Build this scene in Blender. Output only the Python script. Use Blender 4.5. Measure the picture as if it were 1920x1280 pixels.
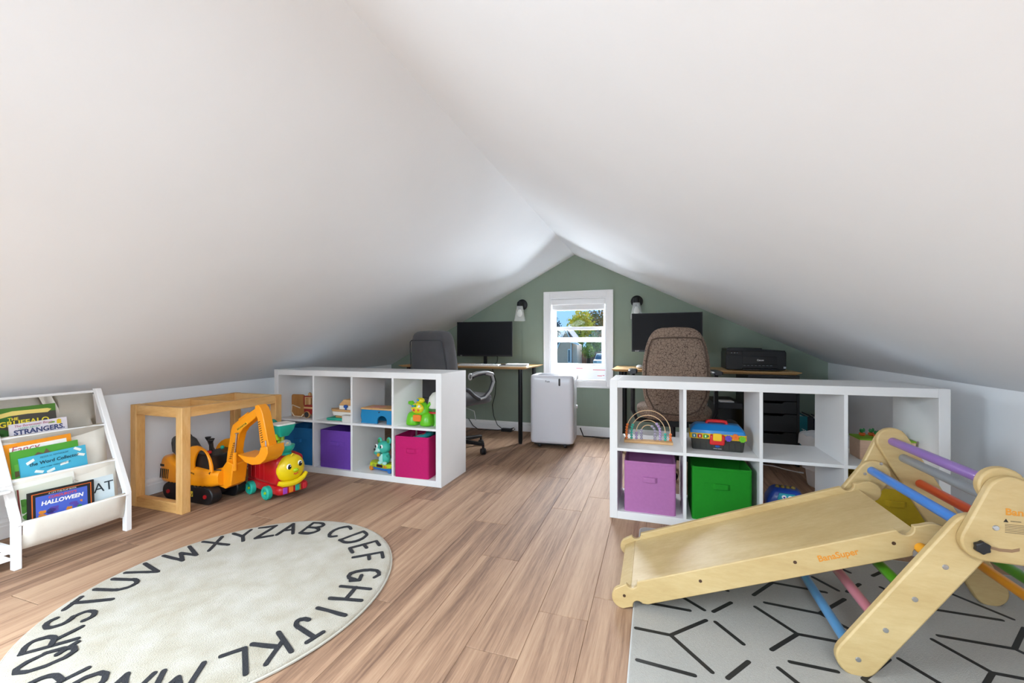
import bpy, bmesh, math, random
from mathutils import Vector, Matrix, Euler
random.seed(7)
for o in list(bpy.data.objects): bpy.data.objects.remove(o)
SC = bpy.context.scene
COL = SC.collection
PI = math.pi
R = math.radians

# ------------------------------------------------------------------ camera
cam = bpy.data.cameras.new('camera'); cam.sensor_width = 36; cam.lens = 795/1920*36
cam.shift_y = 3/1920; cam.clip_start = .02; cam.clip_end = 500
camo = bpy.data.objects.new('camera', cam); COL.objects.link(camo)
camo.location = (0, 0, .976); camo.rotation_euler = (PI/2, 0, R(18.6)); SC.camera = camo

# ------------------------------------------------------------------ world, sun, added fill lights, exposure
W = bpy.data.worlds.new('world'); SC.world = W; W.use_nodes = True
wn = W.node_tree.nodes; wl = W.node_tree.links
bgn = wn['Background']
wtc = wn.new('ShaderNodeTexCoord'); wsep = wn.new('ShaderNodeSeparateXYZ'); wrm = wn.new('ShaderNodeValToRGB')
wl.new(wtc.outputs['Generated'], wsep.inputs[0]); wl.new(wsep.outputs['Z'], wrm.inputs[0]); wl.new(wrm.outputs[0], bgn.inputs['Color'])
wrm.color_ramp.elements[0].position = 0; wrm.color_ramp.elements[0].color = (.30, .57, .93, 1)
wrm.color_ramp.elements[1].position = .5; wrm.color_ramp.elements[1].color = (.20, .46, .90, 1)
bgn.inputs['Strength'].default_value = .8

def light(name, kind, loc, rot, energy, color=(1, 1, 1), **k):
    l = bpy.data.lights.new(name, kind); l.energy = energy; l.color = color
    for a, b in k.items(): setattr(l, a, b)
    o = bpy.data.objects.new(name, l); COL.objects.link(o); o.location = loc; o.rotation_euler = rot
    return o
# sun outside, low behind the gable window, softened by haze
sd = Vector((-.06, -1, -.34)).normalized()
light('sun', 'SUN', (2, 12, 8), sd.to_track_quat('-Z', 'Y').to_euler(), 8.5, (.95, .97, 1), angle=R(42))
# fill lights added behind the camera at made-up roof windows and front opening
FILL_L = (-2.01, -.26, 1.205); FILL_R = (.39, -.36, 1.223)
light('roof_window_daylight', 'AREA', FILL_L, Vector((.49, 0, -.87)).to_track_quat('-Z', 'Y').to_euler(), 60, (.76, .895, 1), shape='SQUARE', size=1.1)
light('roof_window_daylight', 'AREA', FILL_R, Vector((-.45, 0, -.89)).to_track_quat('-Z', 'Y').to_euler(), 38, (.76, .895, 1), shape='SQUARE', size=1.1)
light('window_daylight', 'AREA', (-.81, -3.16, .98), (R(134), 0, 0), 34, (.76, .895, 1), shape='RECTANGLE', size=1.9, size_y=.95, spread=R(108))
# added fill light aimed up from below the gable window's sill, out of view
light('porch_daylight', 'AREA', (-.78, 7.6, -.25), Vector((0, -.92, .38)).to_track_quat('-Z', 'Y').to_euler(), 540, (.86, .93, 1), shape='RECTANGLE', size=3.2, size_y=1.0)
# added panel above the gable window, out of view, boosting its sky light
light('sky_daylight', 'AREA', (-.6, 5.55, 1.98), Vector((0, -.86, -.50)).to_track_quat('-Z', 'Y').to_euler(), 600, (.90, .95, 1), shape='RECTANGLE', size=3.4, size_y=1.1)
SC.cycles.max_bounces = 14; SC.cycles.diffuse_bounces = 9
SC.view_settings.view_transform = 'Standard'; SC.view_settings.look = 'None'
SC.view_settings.gamma = 1; SC.view_settings.use_curve_mapping = False
SC.view_settings.exposure = 0.75

# ------------------------------------------------------------------ mesh builder
class G:
    def __init__(s): s.v = []; s.f = []
    def add(s, vs, fs, X=None):
        n = len(s.v)
        s.v += [tuple(X @ Vector(p)) if X else tuple(p) for p in vs]
        s.f += [tuple(i+n for i in f) for f in fs]; return s
    def box(s, x0, x1, y0, y1, z0, z1, X=None):
        vs = [(x, y, z) for z in (z0, z1) for y in (y0, y1) for x in (x0, x1)]
        return s.add(vs, [(0, 2, 3, 1), (4, 5, 7, 6), (0, 1, 5, 4), (2, 6, 7, 3), (0, 4, 6, 2), (1, 3, 7, 5)], X)
    def cb(s, c, d, rot=(0, 0, 0)):
        X = Matrix.Translation(c) @ Euler(rot).to_matrix().to_4x4()
        return s.box(-d[0]/2, d[0]/2, -d[1]/2, d[1]/2, -d[2]/2, d[2]/2, X)
    def prism(s, poly, ax, a, b, X=None):
        n = len(poly); i = 'xyz'.index(ax)
        def mk(p, t):
            q = list(p); q.insert(i, t); return tuple(q)
        vs = [mk(p, a) for p in poly]+[mk(p, b) for p in poly]
        fs = [tuple(range(n-1, -1, -1)), tuple(range(n, 2*n))]+[(j, (j+1) % n, n+(j+1) % n, n+j) for j in range(n)]
        return s.add(vs, fs, X)
    def tube(s, pts, r, n=8, closed=False):
        P = [Vector(p) for p in pts]; m = len(P); rs = r if isinstance(r, (list, tuple)) else [r]*m
        up = None; vs = []
        for i, p in enumerate(P):
            if closed: t = P[(i+1) % m]-P[i-1]
            else: t = (P[min(i+1, m-1)]-P[max(i-1, 0)])
            t = t.normalized() if t.length > 1e-9 else Vector((0, 0, 1))
            if up is None:
                a = Vector((0, 0, 1)) if abs(t.z) < .9 else Vector((1, 0, 0)); up = (a-t*a.dot(t)).normalized()
            else:
                up = up-t*up.dot(t)
                up = up.normalized() if up.length > 1e-6 else t.orthogonal().normalized()
            b = t.cross(up)
            vs += [p+(up*math.cos(2*PI*k/n)+b*math.sin(2*PI*k/n))*rs[i] for k in range(n)]
        fs = []
        for i in range(m if closed else m-1):
            j = (i+1) % m
            fs += [(i*n+k, i*n+(k+1) % n, j*n+(k+1) % n, j*n+k) for k in range(n)]
        if not closed: fs += [tuple(range(n-1, -1, -1)), tuple(range((m-1)*n, m*n))]
        return s.add(vs, fs)
    def lathe(s, prof, n=24, X=None):
        m = len(prof); vs = [(r*math.cos(2*PI*k/n), r*math.sin(2*PI*k/n), z) for r, z in prof for k in range(n)]
        fs = [(i*n+k, i*n+(k+1) % n, (i+1)*n+(k+1) % n, (i+1)*n+k) for i in range(m-1) for k in range(n)]
        if prof[0][0] > 1e-5: fs.append(tuple(range(n-1, -1, -1)))
        if prof[-1][0] > 1e-5: fs.append(tuple(range((m-1)*n, m*n)))
        return s.add(vs, fs, X)
    def ell(s, c, rad, nu=16, nv=10, X=None, e=1.0):
        def pw(a): return math.copysign(abs(a)**e, a)
        vs = []
        for i in range(nv+1):
            th = PI*i/nv
            for k in range(nu):
                ph = 2*PI*k/nu
                vs.append((c[0]+rad[0]*pw(math.sin(th))*pw(math.cos(ph)), c[1]+rad[1]*pw(math.sin(th))*pw(math.sin(ph)), c[2]-rad[2]*pw(math.cos(th))))
        fs = [(i*nu+k, i*nu+(k+1) % nu, (i+1)*nu+(k+1) % nu, (i+1)*nu+k) for i in range(nv) for k in range(nu)]
        return s.add(vs, fs, X)
    def loft(s, rings, X=None, cap=True):
        n = len(rings[0]); m = len(rings); vs = [p for r in rings for p in r]
        fs = [(i*n+k, i*n+(k+1) % n, (i+1)*n+(k+1) % n, (i+1)*n+k) for i in range(m-1) for k in range(n)]
        if cap: fs += [tuple(range(n-1, -1, -1)), tuple(range((m-1)*n, m*n))]
        return s.add(vs, fs, X)

def rrect(x0, x1, y0, y1, r, n=5):
    P = []
    for cx, cy, a in ((x1-r, y1-r, 0), (x0+r, y1-r, 90), (x0+r, y0+r, 180), (x1-r, y0+r, 270)):
        P += [(cx+r*math.cos(R(a+90*k/n)), cy+r*math.sin(R(a+90*k/n))) for k in range(n+1)]
    return P
def capsule(a, b, r, n=8):                       # 2-D stadium outline
    A = math.atan2(b[1]-a[1], b[0]-a[0]); P = []
    for c, o in ((b, -90), (a, 90)):
        P += [(c[0]+r*math.cos(A+R(o+180*k/n)), c[1]+r*math.sin(A+R(o+180*k/n))) for k in range(n+1)]
    return P
def arc(cx, cy, r, a0, a1, n=10, ry=None):
    ry = ry or r
    return [(cx+r*math.cos(R(a0+(a1-a0)*k/n)), cy+ry*math.sin(R(a0+(a1-a0)*k/n))) for k in range(n+1)]
def axis_x(c): return Matrix.Translation(c) @ Matrix.Rotation(PI/2, 4, 'Y')
def axis_y(c): return Matrix.Translation(c) @ Matrix.Rotation(-PI/2, 4, 'X')
def axis_z(c): return Matrix.Translation(c)

def mesh(name, g, smooth=35):
    me = bpy.data.meshes.new(name); me.from_pydata(g.v, [], g.f)
    bm = bmesh.new(); bm.from_mesh(me); bmesh.ops.remove_doubles(bm, verts=bm.verts, dist=1e-6)
    bmesh.ops.recalc_face_normals(bm, faces=bm.faces); bm.to_mesh(me); bm.free()
    if smooth:
        me.shade_smooth(); me.set_sharp_from_angle(angle=R(smooth))
    return me
def ob(name, g, mat, parent=None, loc=(0, 0, 0), rot=(0, 0, 0), bev=0, seg=2, smooth=35, sub=0, solid=0, label=None):
    me = g if isinstance(g, bpy.types.Mesh) else mesh(name, g, 180 if sub else smooth)
    if mat and not me.materials: me.materials.append(mat)
    o = bpy.data.objects.new(name, me); COL.objects.link(o); o.location = loc; o.rotation_euler = rot
    if parent: o.parent = parent
    if solid: m = o.modifiers.new('s', 'SOLIDIFY'); m.thickness = solid
    if sub: m = o.modifiers.new('u', 'SUBSURF'); m.levels = m.render_levels = sub
    if bev:
        m = o.modifiers.new('b', 'BEVEL'); m.width = bev; m.segments = seg; m.limit_method = 'ANGLE'; m.angle_limit = R(40)
        m.harden_normals = False
    if label: o['label'] = label
    return o
def tag(o, label, cat, group=None):
    o['label'] = label; o['category'] = cat
    if group: o['group'] = group
    return o
def thing(name, label, cat, loc=(0, 0, 0), rz=0, group=None):
    o = bpy.data.objects.new(name, None); COL.objects.link(o); o.empty_display_size = .05
    o.location = loc; o.rotation_euler = (0, 0, R(rz)); return tag(o, label, cat, group)
def struct(o): o['kind'] = 'structure'; return o
def B(*a): return G().box(*a)

def text(name, s, mat, parent, X, width=None, size=.1, depth=.0006, shear=0, bold=0, label=None, align='CENTER'):
    """flat print: letters in the local XY plane of matrix X (facing its +Z)"""
    cu = bpy.data.curves.new(name, 'FONT'); cu.body = s; cu.size = size; cu.extrude = depth/2; cu.shear = shear
    cu.align_x = 'LEFT'; cu.offset = bold*size; cu.resolution_u = 3
    t = bpy.data.objects.new(name, cu); COL.objects.link(t)
    bpy.context.view_layer.update()
    me = bpy.data.meshes.new_from_object(t.evaluated_get(bpy.context.evaluated_depsgraph_get()))
    bpy.data.objects.remove(t); bpy.data.curves.remove(cu)
    if not me.vertices: return None
    xs = [v.co.x for v in me.vertices]; ys = [v.co.y for v in me.vertices]
    w = max(xs)-min(xs); k = (width/w) if width else 1
    cx = (max(xs)+min(xs))/2; cy = (max(ys)+min(ys))/2
    for v in me.vertices:
        p = X @ Vector(((v.co.x-cx)*k, (v.co.y-cy)*k, v.co.z)); v.co = p
    me.materials.clear(); me.materials.append(mat)
    o = bpy.data.objects.new(name, me); COL.objects.link(o); o.parent = parent
    if label: o['label'] = label
    return o
def face_x(x, y, z, rot=0):   # print frame facing +X, text running along +Y
    return Matrix.Translation((x, y, z)) @ Matrix(((0, 0, 1, 0), (1, 0, 0, 0), (0, 1, 0, 0), (0, 0, 0, 1))) @ Matrix.Rotation(rot, 4, 'Z')
def face_ny(x, y, z, rot=0):  # print frame facing -Y, text running along +X
    return Matrix.Translation((x, y, z)) @ Matrix.Rotation(PI/2, 4, 'X') @ Matrix.Rotation(rot, 4, 'Z')
def face_z(x, y, z, rot=0): return Matrix.Translation((x, y, z)) @ Matrix.Rotation(rot, 4, 'Z')

# ------------------------------------------------------------------ materials
def lin(h):
    h = h.lstrip('#'); c = [int(h[i:i+2], 16)/255 for i in (0, 2, 4)]
    return tuple((x/12.92 if x <= .04045 else ((x+.055)/1.055)**2.4) for x in c)+(1,)
MC = {}
def mat(name, col, rough=.5, metal=0, coat=0, noise=0, nscale=30, bump=0, bscale=200, spec=.5, alpha=1, trans=0, ior=1.45, emit=0, sheen=0, stretch=None):
    if name in MC: return MC[name]
    m = bpy.data.materials.new(name); m.use_nodes = True; nt = m.node_tree; b = nt.nodes['Principled BSDF']
    c = lin(col) if isinstance(col, str) else col
    b.inputs['Base Color'].default_value = c; b.inputs['Roughness'].default_value = rough; b.inputs['Metallic'].default_value = metal
    b.inputs['Specular IOR Level'].default_value = spec; b.inputs['Coat Weight'].default_value = coat; b.inputs['Alpha'].default_value = alpha
    b.inputs['Transmission Weight'].default_value = trans; b.inputs['IOR'].default_value = ior; b.inputs['Sheen Weight'].default_value = sheen
    if emit: b.inputs['Emission Color'].default_value = c; b.inputs['Emission Strength'].default_value = emit
    if noise or bump:
        tc = nt.nodes.new('ShaderNodeTexCoord'); mp = nt.nodes.new('ShaderNodeMapping'); nt.links.new(tc.outputs['Object'], mp.inputs[0])
        if stretch: mp.inputs['Scale'].default_value = stretch
    if noise:
        n = nt.nodes.new('ShaderNodeTexNoise'); n.inputs['Scale'].default_value = nscale; n.inputs['Detail'].default_value = 4
        nt.links.new(mp.outputs[0], n.inputs['Vector'])
        rp = nt.nodes.new('ShaderNodeValToRGB'); nt.links.new(n.outputs['Fac'], rp.inputs[0])
        rp.color_ramp.elements[0].position = .3; rp.color_ramp.elements[1].position = .7
        rp.color_ramp.elements[0].color = tuple(x*(1-noise) for x in c[:3])+(1,)
        rp.color_ramp.elements[1].color = tuple(min(1, x*(1+noise)) for x in c[:3])+(1,)
        nt.links.new(rp.outputs[0], b.inputs['Base Color'])
    if bump:
        n2 = nt.nodes.new('ShaderNodeTexNoise'); n2.inputs['Scale'].default_value = bscale; n2.inputs['Detail'].default_value = 3
        nt.links.new(mp.outputs[0], n2.inputs['Vector'])
        bp = nt.nodes.new('ShaderNodeBump'); bp.inputs['Strength'].default_value = bump; bp.inputs['Distance'].default_value = .004
        nt.links.new(n2.outputs['Fac'], bp.inputs['Height']); nt.links.new(bp.outputs[0], b.inputs['Normal'])
    MC[name] = m; return m
def wood(name, cols, stretch, rough=.45, per_object=True, gscale=1.0, bump=.08, coat=0, band=None):
    """grain noise squeezed along one axis; each object takes another piece of the grain"""
    m = bpy.data.materials.new(name); m.use_nodes = True; nt = m.node_tree; N = nt.nodes; L = nt.links; b = N['Principled BSDF']
    tc = N.new('ShaderNodeTexCoord'); oi = N.new('ShaderNodeObjectInfo')
    ml = N.new('ShaderNodeVectorMath'); ml.operation = 'SCALE'; ml.inputs[0].default_value = (13.1, 7.7, 5.3); L.new(oi.outputs['Random'], ml.inputs['Scale'])
    ad = N.new('ShaderNodeVectorMath'); ad.operation = 'ADD'; L.new(tc.outputs['Object'], ad.inputs[0]); L.new(ml.outputs[0], ad.inputs[1])
    mp = N.new('ShaderNodeMapping'); mp.inputs['Scale'].default_value = stretch; L.new(ad.outputs[0], mp.inputs[0])
    n1 = N.new('ShaderNodeTexNoise'); n1.inputs['Scale'].default_value = 1.0*gscale; n1.inputs['Detail'].default_value = 5; n1.inputs['Roughness'].default_value = .62; n1.inputs['Distortion'].default_value = .6
    n2 = N.new('ShaderNodeTexNoise'); n2.inputs['Scale'].default_value = 9*gscale; n2.inputs['Detail'].default_value = 6; n2.inputs['Roughness'].default_value = .7
    L.new(mp.outputs[0], n1.inputs['Vector']); L.new(mp.outputs[0], n2.inputs['Vector'])
    mx = N.new('ShaderNodeMath'); mx.operation = 'MULTIPLY_ADD'; mx.inputs[1].default_value = .35; L.new(n2.outputs['Fac'], mx.inputs[0])
    m2 = N.new('ShaderNodeMath'); m2.operation = 'MULTIPLY'; m2.inputs[1].default_value = .65; L.new(n1.outputs['Fac'], m2.inputs[0]); L.new(m2.outputs[0], mx.inputs[2])
    last = mx.outputs[0]
    if per_object:
        m3 = N.new('ShaderNodeMath'); m3.operation = 'MULTIPLY_ADD'; m3.inputs[1].default_value = band or .16; m3.inputs[2].default_value = -(band or .16)/2
        L.new(oi.outputs['Random'], m3.inputs[0]); m4 = N.new('ShaderNodeMath'); m4.operation = 'ADD'; L.new(last, m4.inputs[0]); L.new(m3.outputs[0], m4.inputs[1]); last = m4.outputs[0]
    rp = N.new('ShaderNodeValToRGB'); L.new(last, rp.inputs[0]); e = rp.color_ramp.elements
    while len(e) < len(cols): e.new(.5)
    for i, (p, c) in enumerate(cols): e[i].position = p; e[i].color = lin(c)
    L.new(rp.outputs[0], b.inputs['Base Color']); b.inputs['Roughness'].default_value = rough; b.inputs['Coat Weight'].default_value = coat
    bp = N.new('ShaderNodeBump'); bp.inputs['Strength'].default_value = bump; bp.inputs['Distance'].default_value = .002; L.new(n2.outputs['Fac'], bp.inputs['Height']); L.new(bp.outputs[0], b.inputs['Normal'])
    return m

m_ceil = mat('ceiling_paint', '#e5eaef', .9, noise=.01, nscale=3, bump=.05, bscale=90)
m_wall = mat('white_wall_paint', '#eef1f4', .8, bump=.04, bscale=120)
m_green = mat('sage_green_paint', '#8d9b8c', .75, noise=.03, nscale=4, bump=.05, bscale=60)
m_trim = mat('white_trim_paint', '#f0f0f0', .45)
m_white = mat('white_laminate', '#e0e0e0', .45, noise=.01, nscale=8)
m_floor = wood('vinyl_plank', [(.26, '#4f392d'), (.38, '#785a46'), (.48, '#98775e'), (.60, '#ae8e72'), (.74, '#8a6b54')], (15, .62, 1), .68, True, 1.0, .12, band=.15)
m_under = mat('subfloor_dark', '#4a372b', .8)
m_pine = wood('pine_wood', [(.3, '#c08a4a'), (.5, '#d9a968'), (.7, '#e6bf85')], (9, 9, 1.4), .5, True, 1.6, .05)
m_pine_h = wood('pine_wood_rail', [(.3, '#c08a4a'), (.5, '#d9a968'), (.7, '#e6bf85')], (9, 1.4, 9), .5, True, 1.6, .05)
m_pine_x = wood('pine_wood_cross', [(.3, '#c08a4a'), (.5, '#d9a968'), (.7, '#e6bf85')], (1.4, 9, 9), .5, True, 1.6, .05)
m_birch = wood('birch_plywood', [(.3, '#b09461'), (.5, '#bda371'), (.7, '#c9b282')], (1.5, 6, 6), .45, True, 1.5, .04, band=.05)
m_bamboo = wood('bamboo_top', [(.3, '#c99a5f'), (.5, '#dcb27a'), (.7, '#e6c492')], (1.2, 40, 10), .4, True, 1.0, .03)
m_beech = wood('beech_toy_wood', [(.3, '#b98b57'), (.5, '#c99c68'), (.7, '#d8b07d')], (3, 12, 12), .5, True, 2, .03)
m_black = mat('black_plastic', '#1b1b1d', .4)
m_dark = mat('charcoal_plastic', '#2d2d30', .5)
m_metal_black = mat('black_metal', '#17181a', .35, metal=.3)
m_chrome = mat('chrome', '#c8c8cc', .2, metal=1)
m_silver = mat('silver_plastic', '#b9bbbd', .35, metal=.4)
m_screen = mat('screen_black', '#1c1d20', .55, spec=.2)
m_canvas = mat('cream_canvas', '#e6e0d4', .9, bump=.25, bscale=500, noise=.02)
m_paper = mat('paper_white', '#f2efe9', .8)
m_cable = mat('black_cable', '#151515', .5)
m_cablew = mat('white_cable', '#ececec', .5)
def plastic(hexc, rough=.35): return mat('plastic_'+hexc.strip('#'), hexc, rough, coat=.15)
def cloth(hexc): return mat('cloth_'+hexc.strip('#'), hexc, .85, bump=.2, bscale=600, noise=.03, nscale=60)
def ink(hexc): return mat('ink_'+hexc.strip('#'), hexc, .6)
# ------------------------------------------------------------------ room shell
XL, XR, YB, YF = -3.09, 1.47, 4.5, -3.2
RX, RZ = -.81, 1.917
def kl(y): return .64+.0155*y
def kr(y): return .735+.0145*y
floor = struct(ob('floor', B(XL-.1, XR+.1, YF-.1, YB+.15, -.12, -.004), m_under))
pw = .178; xi = XL+.02; k = 0
offs = [0, .52, .9, .28, .71, 1.05, .4, .15]
while xi < XR-.02:
    y = YF-offs[k % 8]
    while y < YB-.005:
        a, b = max(y, YF), min(y+1.21, YB-.003); x1 = min(xi+pw, XR-.003)
        if b-a > .02:
            w, d = x1-xi-.0008, b-a-.001
            g = G(); c = .0012
            g.loft([[(-w/2, -d/2, -.0035), (w/2, -d/2, -.0035), (w/2, d/2, -.0035), (-w/2, d/2, -.0035)],
                    [(-w/2, -d/2, -c), (w/2, -d/2, -c), (w/2, d/2, -c), (-w/2, d/2, -c)],
                    [(-w/2+c, -d/2+c, 0), (w/2-c, -d/2+c, 0), (w/2-c, d/2-c, 0), (-w/2+c, d/2-c, 0)]])
            ob('plank', g, m_floor, floor, ((xi+x1)/2, (a+b)/2, 0), smooth=0)
        y += 1.212
    xi += pw; k += 1
# sloping ceiling: two planes that meet in the ridge
g = G(); ys = [YF+(YB-YF)*i/6 for i in range(7)]
rings = []
for y in ys: rings.append([(XL, y, kl(y)), (RX, y, RZ), (XR, y, kr(y)), (XR+.1, y, kr(y)), (XR+.1, y, kr(y)+.12), (RX, y, RZ+.16), (XL-.1, y, kl(y)+.12), (XL-.1, y, kl(y))])
g.loft(rings); struct(ob('ceiling', g, m_ceil, smooth=20))
g = G().prism([(YF, 0), (YB, 0), (YB, kl(YB)), (YF, kl(YF))], 'x', XL-.1, XL); struct(ob('wall_left', g, m_wall, smooth=0))
g = G().prism([(YF, 0), (YB, 0), (YB, kr(YB)), (YF, kr(YF))], 'x', XR, XR+.1); struct(ob('wall_right', g, m_wall, smooth=0))
# back gable, sage green, with the window opening
WX0, WX1, WZ0, WZ1 = -1.075, -.475, .575, 1.46
def zc(x, y): return kl(y)+(RZ-kl(y))*(x-XL)/(RX-XL) if x < RX else kr(y)+(RZ-kr(y))*(XR-x)/(XR-RX)
g = G()
g.prism([(XL, 0), (WX0, 0), (WX0, zc(WX0, YB)), (XL, kl(YB))], 'y', YB, YB+.15)
g.prism([(WX1, 0), (XR, 0), (XR, kr(YB)), (WX1, zc(WX1, YB))], 'y', YB, YB+.15)
g.prism([(WX0, 0), (WX1, 0), (WX1, WZ0), (WX0, WZ0)], 'y', YB, YB+.15)
g.prism([(WX0, WZ1), (WX1, WZ1), (WX1, zc(WX1, YB)), (RX, RZ), (WX0, zc(WX0, YB))], 'y', YB, YB+.15)
wall_back = struct(ob('wall_back', g, m_green, smooth=0))
# vertical board joints on the green gable (shallow battens' grooves are slightly proud beads)
for x in (-2.75, -2.3, -1.85, -1.4, -.72, -.62, -.24, .2, .65, 1.1):
    top = WZ0-.09 if WX0-.08 < x < WX1+.08 else zc(x, YB)-.03
    ob('board_joint', B(x-.0015, x+.0015, YB-.0012, YB, .1, top), m_green, wall_back, smooth=0)
# unseen front gable behind the camera; its wide opening is added for light
FX0, FX1, FZ0, FZ1 = -1.80, .18, .48, 1.42
g = G()
g.prism([(XL, 0), (FX0, 0), (FX0, zc(FX0, YF)), (XL, kl(YF))], 'y', YF-.12, YF)
g.prism([(FX1, 0), (XR, 0), (XR, kr(YF)), (FX1, zc(FX1, YF))], 'y', YF-.12, YF)
g.prism([(FX0, 0), (FX1, 0), (FX1, FZ0), (FX0, FZ0)], 'y', YF-.12, YF)
g.prism([(FX0, FZ1), (FX1, FZ1), (FX1, zc(FX1, YF)), (RX, RZ), (FX0, zc(FX0, YF))], 'y', YF-.12, YF)
struct(ob('wall_front', g, m_wall, smooth=0))
# made-up roof window frames around the two added slope lights, out of view
for i, (c, sgn) in enumerate(((FILL_L, 1), (FILL_R, -1))):
    rw = bpy.data.objects.new('window_%d' % (i+2), None); COL.objects.link(rw); rw.location = c; struct(rw)
    rw.rotation_euler = (0, R(-29)*sgn, 0)
    for a in ((-.62, -.56, -.62, .62), (.56, .62, -.62, .62), (-.56, .56, -.62, -.56), (-.56, .56, .56, .62)):
        ob('frame', B(a[0], a[1], a[2], a[3], -.01, .03), m_trim, rw, smooth=0)
# baseboards with a stepped cap
prof = [(0, 0), (.016, 0), (.016, .062), (.012, .066), (.012, .080), (.006, .095), (0, .098)]
g = G().prism([(XL+a, b) for a, b in prof], 'y', YF, YB); struct(ob('baseboard_left', g, m_trim, smooth=0))
g = G().prism([(XR-a, b) for a, b in prof], 'y', YF, YB); struct(ob('baseboard_right', g, m_trim, smooth=0))
g = G().prism([(YB-a, b) for a, b in prof], 'x', XL, XR); struct(ob('baseboard_back', g, m_trim, smooth=0))

# ------------------------------------------------------------------ gable window
m_vinyl = mat('white_vinyl', '#f3f4f5', .35)
m_glass = bpy.data.materials.new('window_glass'); m_glass.use_nodes = True
nt = m_glass.node_tree; nt.nodes.remove(nt.nodes['Principled BSDF'])
tr = nt.nodes.new('ShaderNodeBsdfTransparent'); gl = nt.nodes.new('ShaderNodeBsdfGlossy'); gl.inputs['Roughness'].default_value = .02
mxn = nt.nodes.new('ShaderNodeMixShader'); mxn.inputs[0].default_value = .006
nt.links.new(tr.outputs[0], mxn.inputs[1]); nt.links.new(gl.outputs[0], mxn.inputs[2]); nt.links.new(mxn.outputs[0], nt.nodes['Material Output'].inputs[0])
win = bpy.data.objects.new('window_1', None); COL.objects.link(win); struct(win)
cw = .066; f = YB-.02
for nm, (a, b, c, d) in (('casing_left', (WX0-cw, WX0, WZ0-cw-.002, WZ1+cw)), ('casing_right', (WX1, WX1+cw, WZ0-cw-.002, WZ1+cw)), ('casing_top', (WX0, WX1, WZ1, WZ1+cw)), ('casing_bottom', (WX0, WX1, WZ0-cw-.002, WZ0))):
    ob('window_casing', B(a, b, f, YB, c, d), m_trim, win, bev=.004)
for a, b, c, d in ((WX0-cw-.004, WX0-cw+.012, WZ0-cw-.004, WZ1+cw+.004), (WX1+cw-.012, WX1+cw+.004, WZ0-cw-.004, WZ1+cw+.004), (WX0-cw+.012, WX1+cw-.012, WZ1+cw-.012, WZ1+cw+.004), (WX0-cw+.012, WX1+cw-.012, WZ0-cw-.004, WZ0-cw+.012)):
    ob('casing_bead', B(a, b, f-.008, f+.001, c, d), m_trim, win, bev=.003)
g = G(); g.box(WX0, WX0+.012, YB-.018, YB+.14, WZ0, WZ1).box(WX1-.012, WX1, YB-.018, YB+.14, WZ0, WZ1).box(WX0+.012, WX1-.012, YB-.018, YB+.14, WZ1-.012, WZ1).box(WX0+.012, WX1-.012, YB-.018, YB+.14, WZ0, WZ0+.012)
ob('jamb', g, m_vinyl, win, smooth=0)
def sash(y, z0, z1, rails, st=.034):
    x0, x1 = WX0+.013, WX1-.013
    s = ob('sash', G().box(x0, x0+st, y, y+.03, z0, z1).box(x1-st, x1, y, y+.03, z0, z1).box(x0+st, x1-st, y, y+.03, z0, z0+rails[0]).box(x0+st, x1-st, y, y+.03, z1-rails[1], z1), m_vinyl, win, bev=.002)
    p = ob('pane', B(x0+st, x1-st, y+.012, y+.016, z0+rails[0], z1-rails[1]), m_glass, s, smooth=0)
    return s
sash(YB+.085, .987, 1.447, (.05, .04), .028)
sash(YB+.05, .737, 1.151, (.018, .034), .045)
# roller blind drawn up under the head
bl = thing('roller_blind', 'white roller blind drawn up under the head of the window', 'blind', (0, 0, 0))
ob('cassette', B(WX0+.014, WX1-.014, YB-.012, YB+.045, 1.385, 1.446), m_vinyl, bl, bev=.006)
ob('blind_fabric', B(WX0+.02, WX1-.02, YB+.01, YB+.014, 1.345, 1.386), mat('blind_fabric', '#e9e9ea', .8), bl, smooth=0)
ob('bottom_bar', B(WX0+.02, WX1-.02, YB+.004, YB+.02, 1.328, 1.346), m_vinyl, bl, bev=.003)
# window kit of the air conditioner filling the bottom of the opening
kit = thing('vent_panel', 'white slotted window panel under the raised sash for the air conditioner hose', 'window panel')
ob('panel', B(WX0+.013, WX1-.013, YB+.045, YB+.062, WZ0+.013, .735), m_vinyl, kit, bev=.003)
ob('slide_panel', B(-.76, WX1-.014, YB+.036, YB+.045, WZ0+.02, .72), m_vinyl, kit, bev=.002)
m_red = ink('#d9465a')
for a, b, z in ((-.80, -.73, .703), (-.62, -.49, .690), (-.575, -.525, .628), (-.52, -.50, .632)):
    ob('red_print', B(a, b, YB+.0352, YB+.036 if a > -.76 else YB+.0455, z, z+.006), m_red, kit, smooth=0)

# ------------------------------------------------------------------ outlet on the left wall
o = thing('wall_outlet', 'white double outlet with coloured covers on the left wall inside the pine frame', 'outlet', (XL, 2.46, .385))
ob('cover_plate', B(0, .006, -.038, .038, -.06, .06), m_trim, o, bev=.002)
for z in (-.024, .024): ob('socket', B(.005, .008, -.017, .017, z-.016, z+.016), mat('outlet_face', '#e3e3e3', .4), o, bev=.001)
for (a, z, c) in ((-.006, .026, '#3d9c52'), (.008, .03, '#a24cc0'), (.002, .016, '#2a66b0')): ob('cap', B(.008, .0105, a-.003, a+.003, z-.004, z+.004), plastic(c), o, smooth=0)
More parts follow.
